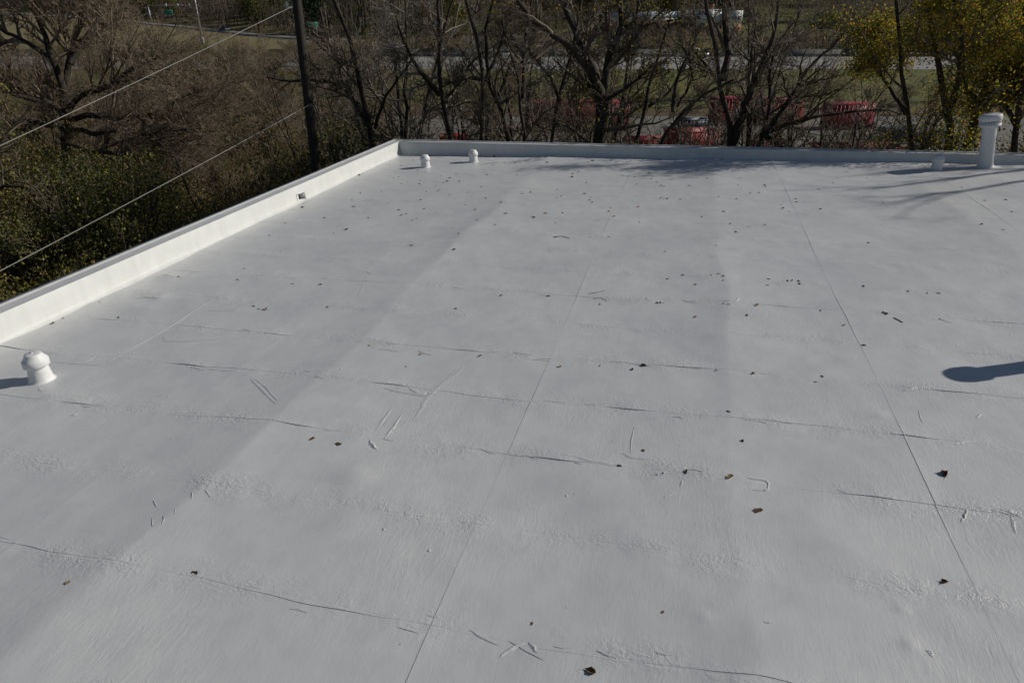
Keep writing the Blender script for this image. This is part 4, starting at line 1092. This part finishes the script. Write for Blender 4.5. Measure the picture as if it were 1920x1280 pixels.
# ------------------------------------------------------------------ highway furniture and traffic
for i in range(22):
    X0 = -180 + i * 17
    o = empty('concrete_barrier', (X0, 149.5, float(terr(X0, 149.5))))
    tag(o, 'long grey concrete barrier section along the far side of the highway', 'barrier', 'concrete barriers along the far highway edge')
    MB().prism([(-.4, -.1), (.4, -.1), (.4, .1), (.2, .45), (.14, 1.35), (-.14, 1.35), (-.2, .45), (-.4, .1)], 16.9, 'x').build('barrier_section', M['barrier'], o)
def vehicle(name, label, cat, X, Y, paint, kind, rz=0.0, z=None, L=4.6):
    o = empty(name, (X, Y, (float(terr(X, Y)) + .03) if z is None else z), rz)
    tag(o, label, cat)
    k = L / 4.6
    if kind == 'pickup':
        body = [(-2.8, .45), (2.75, .45), (2.85, .7), (2.8, 1.0), (1.45, 1.12), (1.4, 1.12), (-.45, 1.15), (-.5, 1.12), (-2.8, 1.12)]
        cab = [(1.45, 1.11), (.75, 1.85), (-.95, 1.87), (-1.15, 1.11)]
        win = [(1.22, 1.2), (.70, 1.74), (-.85, 1.76), (-1.0, 1.2)]
        wx = (1.8, -1.75); W, R = 1.9, .40
    else:
        body = [(-2.25 * k, .35), (2.2 * k, .35), (2.3 * k, .55), (2.2 * k, .82), (1.2 * k, .98), (-1.7 * k, 1.02), (-2.25 * k, .95)]
        tt = 1.45 if kind == 'sedan' else 1.75
        cab = [(1.2 * k, .97), (.55 * k, tt), (-1.0 * k, tt), ((-1.75 if kind == 'sedan' else -2.15) * k, 1.0)]
        win = [(1.0 * k, 1.03), (.5 * k, tt - .09), (-.92 * k, tt - .09), ((-1.5 if kind == 'sedan' else -1.9) * k, 1.05)]
        wx = (1.4 * k, -1.35 * k); W, R = 1.78, .33
    MB().prism(body, W).build('body', M[paint], o)
    MB().prism(cab, W - .3).build('cabin', M[paint], o)
    for sgn in (-1, 1):
        MB().prism(win, .03, off=sgn * (W / 2 - .145)).build('side_window', M['glass'], o)
    sl = [(cab[0][0] - .03, cab[0][1] + .08), (cab[1][0] + .05, cab[1][1] - .08), (cab[1][0] + .08, cab[1][1] - .06), (cab[0][0] + .03, cab[0][1] + .08)]
    MB().prism(sl, W - .5).build('windscreen', M['glass'], o)
    for x in wx:
        for sgn in (-1, 1):
            a = np.arange(14) * 2 * math.pi / 14
            w_ = MB().prism([(x + R * math.cos(q), R + R * math.sin(q)) for q in a], .24, off=sgn * (W / 2 - .10)).build('wheel', M['tyre'], o)
            MB().prism([(x + R * .55 * math.cos(q), R + R * .55 * math.sin(q)) for q in a], .26, off=sgn * (W / 2 - .10)).build('rim', M['steel'], w_)
    for sgn in (-1, 1):
        MB().box((body[3][0] - .0, sgn * (W / 2 - .28), body[3][1] - .12), (.12, .36, .14)).build('headlight', M['sign_white'], o)
    if kind == 'pickup':
        MB().box((-1.95, 0, 1.10), (1.5, 1.6, .08)).build('cargo_bed', M['black'], o)
    return o
def onroad(x, Y): return float(at(x, 100, Y)[0])
vehicle('pickup_truck', 'white pickup truck driving on the highway below the lettered blue building', 'truck', onroad(1300, 143), 143, 'car_white', 'pickup')
vehicle('sedan_car', 'silver white car on the highway, half hidden by bare branches', 'car', onroad(952, 143), 143, 'car_white', 'sedan')
vehicle('dark_car', 'dark sport utility car on the highway beside the golden tree', 'car', onroad(1628, 136), 136, 'car_dark', 'suv', math.pi)
vehicle('sedan_car', 'pale car roof glimpsed through branches right of the utility pole', 'car', at(740, 84, 175)[0], 175, 'car_white', 'sedan')
p = at(451, 55, 262)
vehicle('blue_car', 'navy blue car on the ramp road at the upper left', 'car', p[0], float(np.interp(p[0], RX, RY)) - 1, 'car_blue', 'sedan', -.75, z=float(np.interp(p[0], RX, RZ)) + .42, L=5.0)

def post_sign(px, py, Y, w, h, label, two=True, marks=True):
    c = at(px, py, Y); z0 = float(terr(c[0], Y))
    o = empty('road_sign', (c[0], Y, z0)); tag(o, label, 'sign')
    MB().box((0, 0, c[2] - z0), (w, .08, h), bev=0).build('panel', M['sign_green'], o)
    MB().box((0, -.045, c[2] - z0 + h / 2 - .06), (w - .1, .01, .07)).box((0, -.045, c[2] - z0 - h / 2 + .06), (w - .1, .01, .07)).build('border', M['sign_white'], o)
    if marks:
        g = MB(); r = random.Random(int(px))
        for row in (-.2, .22):
            x = -w * .4
            while x < w * .38:
                ww = r.uniform(.15, .3)
                g.box((x + ww / 2, -.05, c[2] - z0 + row * h), (ww * .7, .01, h * .2)); x += ww + .05
        tag(g.build('legend', M['sign_white'], o), 'unreadable white lettering')
    for sx_ in ((-w * .35, w * .35) if two else (0,)):
        MB().tube([(sx_, .1, 0), (sx_, .1, c[2] - z0 + h / 2)], .07, 6).build('post', M['steel'], o)
post_sign(586, 47, 212, 3.0, 1.4, 'green road sign on two posts right of the wooden utility pole')
post_sign(316, 24, 286, 3.3, 1.7, 'green road sign by the traffic signals at the upper left', two=False, marks=False)
post_sign(1112, 80, 152, 1.4, 1.0, 'small green sign behind the highway, seen between the forked limbs', two=False, marks=False)
# traffic signal gantry
b = at(285, 43, 280); z0 = float(terr(b[0], 280)); tz = at(281, 11, 280)[2]
g0 = empty('signal_gantry', (b[0], 280, z0)); tag(g0, 'grey signal mast with a long arm carrying three signal heads', 'traffic signal')
MB().tube([(0, 0, -1), (-.3, 0, tz - z0)], .22, 8).build('mast', M['steel'], g0)
L_ = (345 - 281) / 1280 * 280 * 1.1
MB().tube([(-.3, 0, tz - z0), (L_, -.3, tz - z0 + .2)], .13, 6).build('mast_arm', M['steel'], g0)
for q in (.42, .70, .97):
    hd = MB().box((L_ * q, -.45, tz - z0 + .1), (.95, .25, 1.1)).build('signal_head', M['steel'], g0)
MB().box((-.1, -.3, (tz - z0) * .5), (.55, .4, 1.3)).build('control_box', M['steel'], g0)
def lamp_post(px, py, Y, h, r, label, topx=None):
    b = at(px, py, Y); z0 = float(terr(b[0], Y))
    o = empty('lamp_post', (b[0], Y, z0)); tag(o, label, 'lamp post')
    tx = 0
    MB().tube([(0, 0, -.3), (tx, 0, h)], [r, r * .55], 8).build('post', M['steel'], o)
    MB().box((0, -.05, .9), (r * 3.4, r * 3.2, 1.8), bev=.05).build('base_box', M['steel'], o)
    MB().tube([(0, 0, h), (.8, -.3, h + .5), (2.4, -.8, h + .6)], .07, 6).build('arm', M['steel'], o)
    MB().box((2.7, -.9, h + .58), (.8, .35, .16), bev=.05).build('lamp_head', M['steel'], o)
lamp_post(380, 80, 190, 14, .24, 'tall grey lamp post on the dry grass slope at the upper left')
lamp_post(1071, 95, 152, 12, .14, 'slim grey lamp post behind the highway, seen through the stout tree')
# guard rail along the ramp
gr = empty('guard_rail', (-150, 284, 0)); tag(gr, 'low steel guard rail along the near edge of the ramp road', 'guard rail')
xs_ = np.linspace(-185, -140, 24)
P = np.stack([xs_ + 150, np.interp(xs_, RX, RY) - 4.2 - 284, np.interp(xs_, RX, RZ) + 1.0], 1)
MB().tube(P, .16, 4).build('rail', M['steel'], gr)
for q in P[::2]:
    MB().box(q + [0, 0, -.5], (.15, .15, 1.1)).build('post', M['steel'], gr)

# ------------------------------------------------------------------ lettered building beyond the highway
YB = 190.0
def bx(x): return float(at(x, 45, YB)[0])
def bz(y): return float(at(1300, y, YB)[2])
bo = empty('lettered_building', (bx(1300), YB, 0)); tag(bo, 'pale building with black capital letters on its wall and an orange brick tower', 'building')
def bbox(name, x0, x1, y0, y1, mat, dy0=0.0, dy1=10.0, parent=None):
    X0, X1, Z1, Z0 = bx(x0) - bo.location.x, bx(x1) - bo.location.x, bz(y0), bz(y1)
    return MB().box(((X0 + X1) / 2, (dy0 + dy1) / 2, (Z0 + Z1) / 2), (X1 - X0, dy1 - dy0, Z1 - Z0)).build(name, M[mat], parent or bo)
bbox('main_wall', 1294, 1352, 20, 44, 'blue_wall', 0, 14)
bbox('base_wall', 1294.3, 1351.7, 44, 72, 'brickdark', .15, 13.8)
bbox('roof_edge', 1293, 1353, 17.6, 19.8, 'roofgrey', -.3, 14.3)
bbox('side_window', 1303, 1312, 30.5, 36.5, 'glass', -.06, .1)
bbox('dark_doorway', 1294.8, 1301, 31, 42, 'glass', -.06, .1)
bbox('tower_wall', 1359, 1386, 20, 43, 'white_paint', -2, 9)
bbox('tower_base', 1359.3, 1385.7, 43, 68, 'brick', -1.9, 8.9)
for x in (1365.5, 1371.5, 1378):
    w_ = bbox('window', x, x + 3.6, 30, 36, 'glass', -2.06, -1.9)
    X = (bx(x) + bx(x + 3.6)) / 2 - bo.location.x
    MB().box((X, -2.1, bz(36.3)), (.75, .1, .08)).build('sill', M['white_paint'], w_)
bbox('door', 1370, 1376, 52, 66, 'glass', -1.96, -1.8)
bbox('lower_window', 1379, 1382, 54, 60, 'glass', -1.96, -1.8)
bbox('chimney', 1338.8, 1343.5, 7.5, 18, 'brick', 4, 5)
bbox('low_wing_wall', 1112, 1294, 41, 62, 'brickdark', 1, 16)
bbox('low_wing_roof', 1110, 1293.5, 34.5, 40.9, 'roofgrey', .4, 16.5)
bbox('upper_wing_wall', 1138, 1293, 22, 34.4, 'blue_wall', 6, 18)
def text_mesh(name, body, size, mat, parent, loc, rot, shear=0.0, ext=.02, label=None):
    cu = bpy.data.curves.new(name, 'FONT'); cu.body = body; cu.size = size; cu.extrude = ext; cu.align_x = 'LEFT'; cu.shear = shear; cu.offset = size * .022
    to = bpy.data.objects.new(name, cu); COL.objects.link(to)
    bpy.context.view_layer.update()
    me = bpy.data.meshes.new_from_object(to.evaluated_get(bpy.context.evaluated_depsgraph_get()))
    bpy.data.objects.remove(to)
    me.materials.clear(); me.materials.append(M[mat])
    o = link(name, me, parent, loc); o.rotation_euler = rot
    if label: o['label'] = label
    return o
text_mesh('lettering', 'CANDLER', 1.55, 'letter_black', bo, (bx(1297.5) - bo.location.x, -.05, bz(29)), (math.pi / 2, 0, 0), ext=.03, label='black capital letters on the wall')
# blue flat shed at right far
p = at(1850, 20, 205)
sh = empty('blue_shed', (p[0], 205, float(terr(p[0], 205)))); tag(sh, 'low blue roofed shed glimpsed through the golden tree at top right', 'shed')
MB().box((0, 0, 2.4), (16, 9, 4.8)).build('wall', M['wall'], sh)
MB().prism([(-8.6, 4.8), (8.6, 4.8), (8.6, 5.2), (-8.6, 6.4)], 10).build('roof', M['blue_dark'], sh)

# ------------------------------------------------------------------ containers in the lot
def container(label, px, py, Y, L, Wd, Hh, rz, mat, text=None, openbox=False, ribs=True, top='red_faded'):
    """front-left corner of the near side stands at pixel px,py of the ground line"""
    c = at(px, py, Y)
    o = empty('metal_container', (c[0], Y, float(terr(c[0], Y))), rz); tag(o, label, 'container')
    t = .08
    b = MB()
    b.box((L / 2, t / 2, Hh / 2 + .1), (L, t, Hh)).box((L / 2, Wd - t / 2, Hh / 2 + .1), (L, t, Hh))
    b.box((t / 2, Wd / 2, Hh / 2 + .1), (t, Wd - 2 * t, Hh)).box((L - t / 2, Wd / 2, Hh / 2 + .1), (t, Wd - 2 * t, Hh)).box((L / 2, Wd / 2, .14), (L - 2 * t, Wd - 2 * t, .08))
    b.build('body', M[mat], o)
    if not openbox:
        MB().box((L / 2, Wd / 2, Hh + .14), (L + .06, Wd + .06, .10), bev=.03).build('lid', M[top], o)
    else:
        MB().box((L / 2, -.03, Hh + .10), (L + .1, .12, .12)).box((L / 2, Wd + .03, Hh + .10), (L + .1, .12, .12)).box((-.03, Wd / 2, Hh + .10), (.12, Wd - .1, .12)).box((L + .03, Wd / 2, Hh + .10), (.12, Wd - .1, .12)).build('top_rail', M[top], o)
    if ribs:
        me = MB().box((0, 0, 0), (.10, .07, Hh - .05)).mesh('rib', M[mat])
        for x in np.arange(.25, L - .1, .42):
            if text and 1.2 < x < 4.4: continue
            link('rib', me, o, (x, -.036, Hh / 2 + .1))
            link('rib', me, o, (x, Wd + .036, Hh / 2 + .1))
        me2 = MB().box((0, 0, 0), (.07, .10, Hh - .05)).mesh('rib', M[mat])
        for y in np.arange(.3, Wd - .1, .42):
            link('rib', me2, o, (-.036, y, Hh / 2 + .1))
    if text:
        text_mesh('lettering', text, 1.25, 'sign_white', o, (1.5, -.06, 1.1), (math.pi / 2, 0, 0), shear=.3, label='slanting white letters')
    for x in (.4, L - .4):
        MB().box((x, Wd / 2, .05), (.25, Wd - .4, .1)).build('skid', M['black'], o)
    return o
container('bright red container with white slanting letters, beyond the twin stemmed tree', 1352, 226, 76, 6.0, 2.4, 2.5, .35, 'red', 'GSr')
container('red ribbed container right of the lettered one', 1420, 229, 76, 4.8, 2.4, 2.5, .05, 'red', openbox=True)
container('faded red container half hidden by golden leaves left of the small autumn tree', 1560, 226, 73, 4.5, 2.3, 2.3, .1, 'red_faded')
container('dark maroon red container with a pinkish top edge, left of the stout tree', 985, 234, 72, 10.5, 2.5, 2.6, .0, 'shadowed')
container('low red open topped bin, the near one below the leaning tree', 1262, 287, 58, 4.2, 2.0, 1.9, .25, 'red', openbox=True)
container('low faded red bin at the left of the near bin row', 1180, 290, 58, 3.4, 2.0, 1.3, .1, 'red_faded', openbox=True)
container('wide pink topped open bin right of the near bin row', 1535, 287, 56, 6.6, 2.2, 1.1, -.05, 'red_faded', openbox=True)
container('small red bin behind the parapet left of centre', 826, 275, 61, 2.4, 1.6, 1.1, .1, 'red', openbox=True)
container('tiny bright red bin right beside the small one left of centre', 862, 273, 61, .9, 1.2, 1.0, .1, 'red', openbox=True, ribs=False)
container('low red bin just right of the twin stemmed tree', 1432, 290, 57, 2.6, 1.8, 1.0, .3, 'red_faded', openbox=True)
container('dark blue open bin in the middle of the lot', 1283, 233, 73, 2.6, 1.8, .8, .2, 'blue_dark', top='blue_dark', openbox=True)
container('low dark blue covered bin on the right of the lot', 1665, 248, 66, 4.0, 1.8, .9, .0, 'blue_dark', top='blue_dark', ribs=False)
p = at(1163, 235, 73)
o = empty('red_post', (p[0], 73, 0)); tag(o, 'slim faded red post standing in the lot right of the stout tree', 'post')
MB().tube([(0, 0, 0), (.05, 0, 2.9)], .14, 8).build('shaft', M['red_faded'], o); MB().box((0, 0, .06), (.6, .6, .12)).build('base_plate', M['steel'], o)
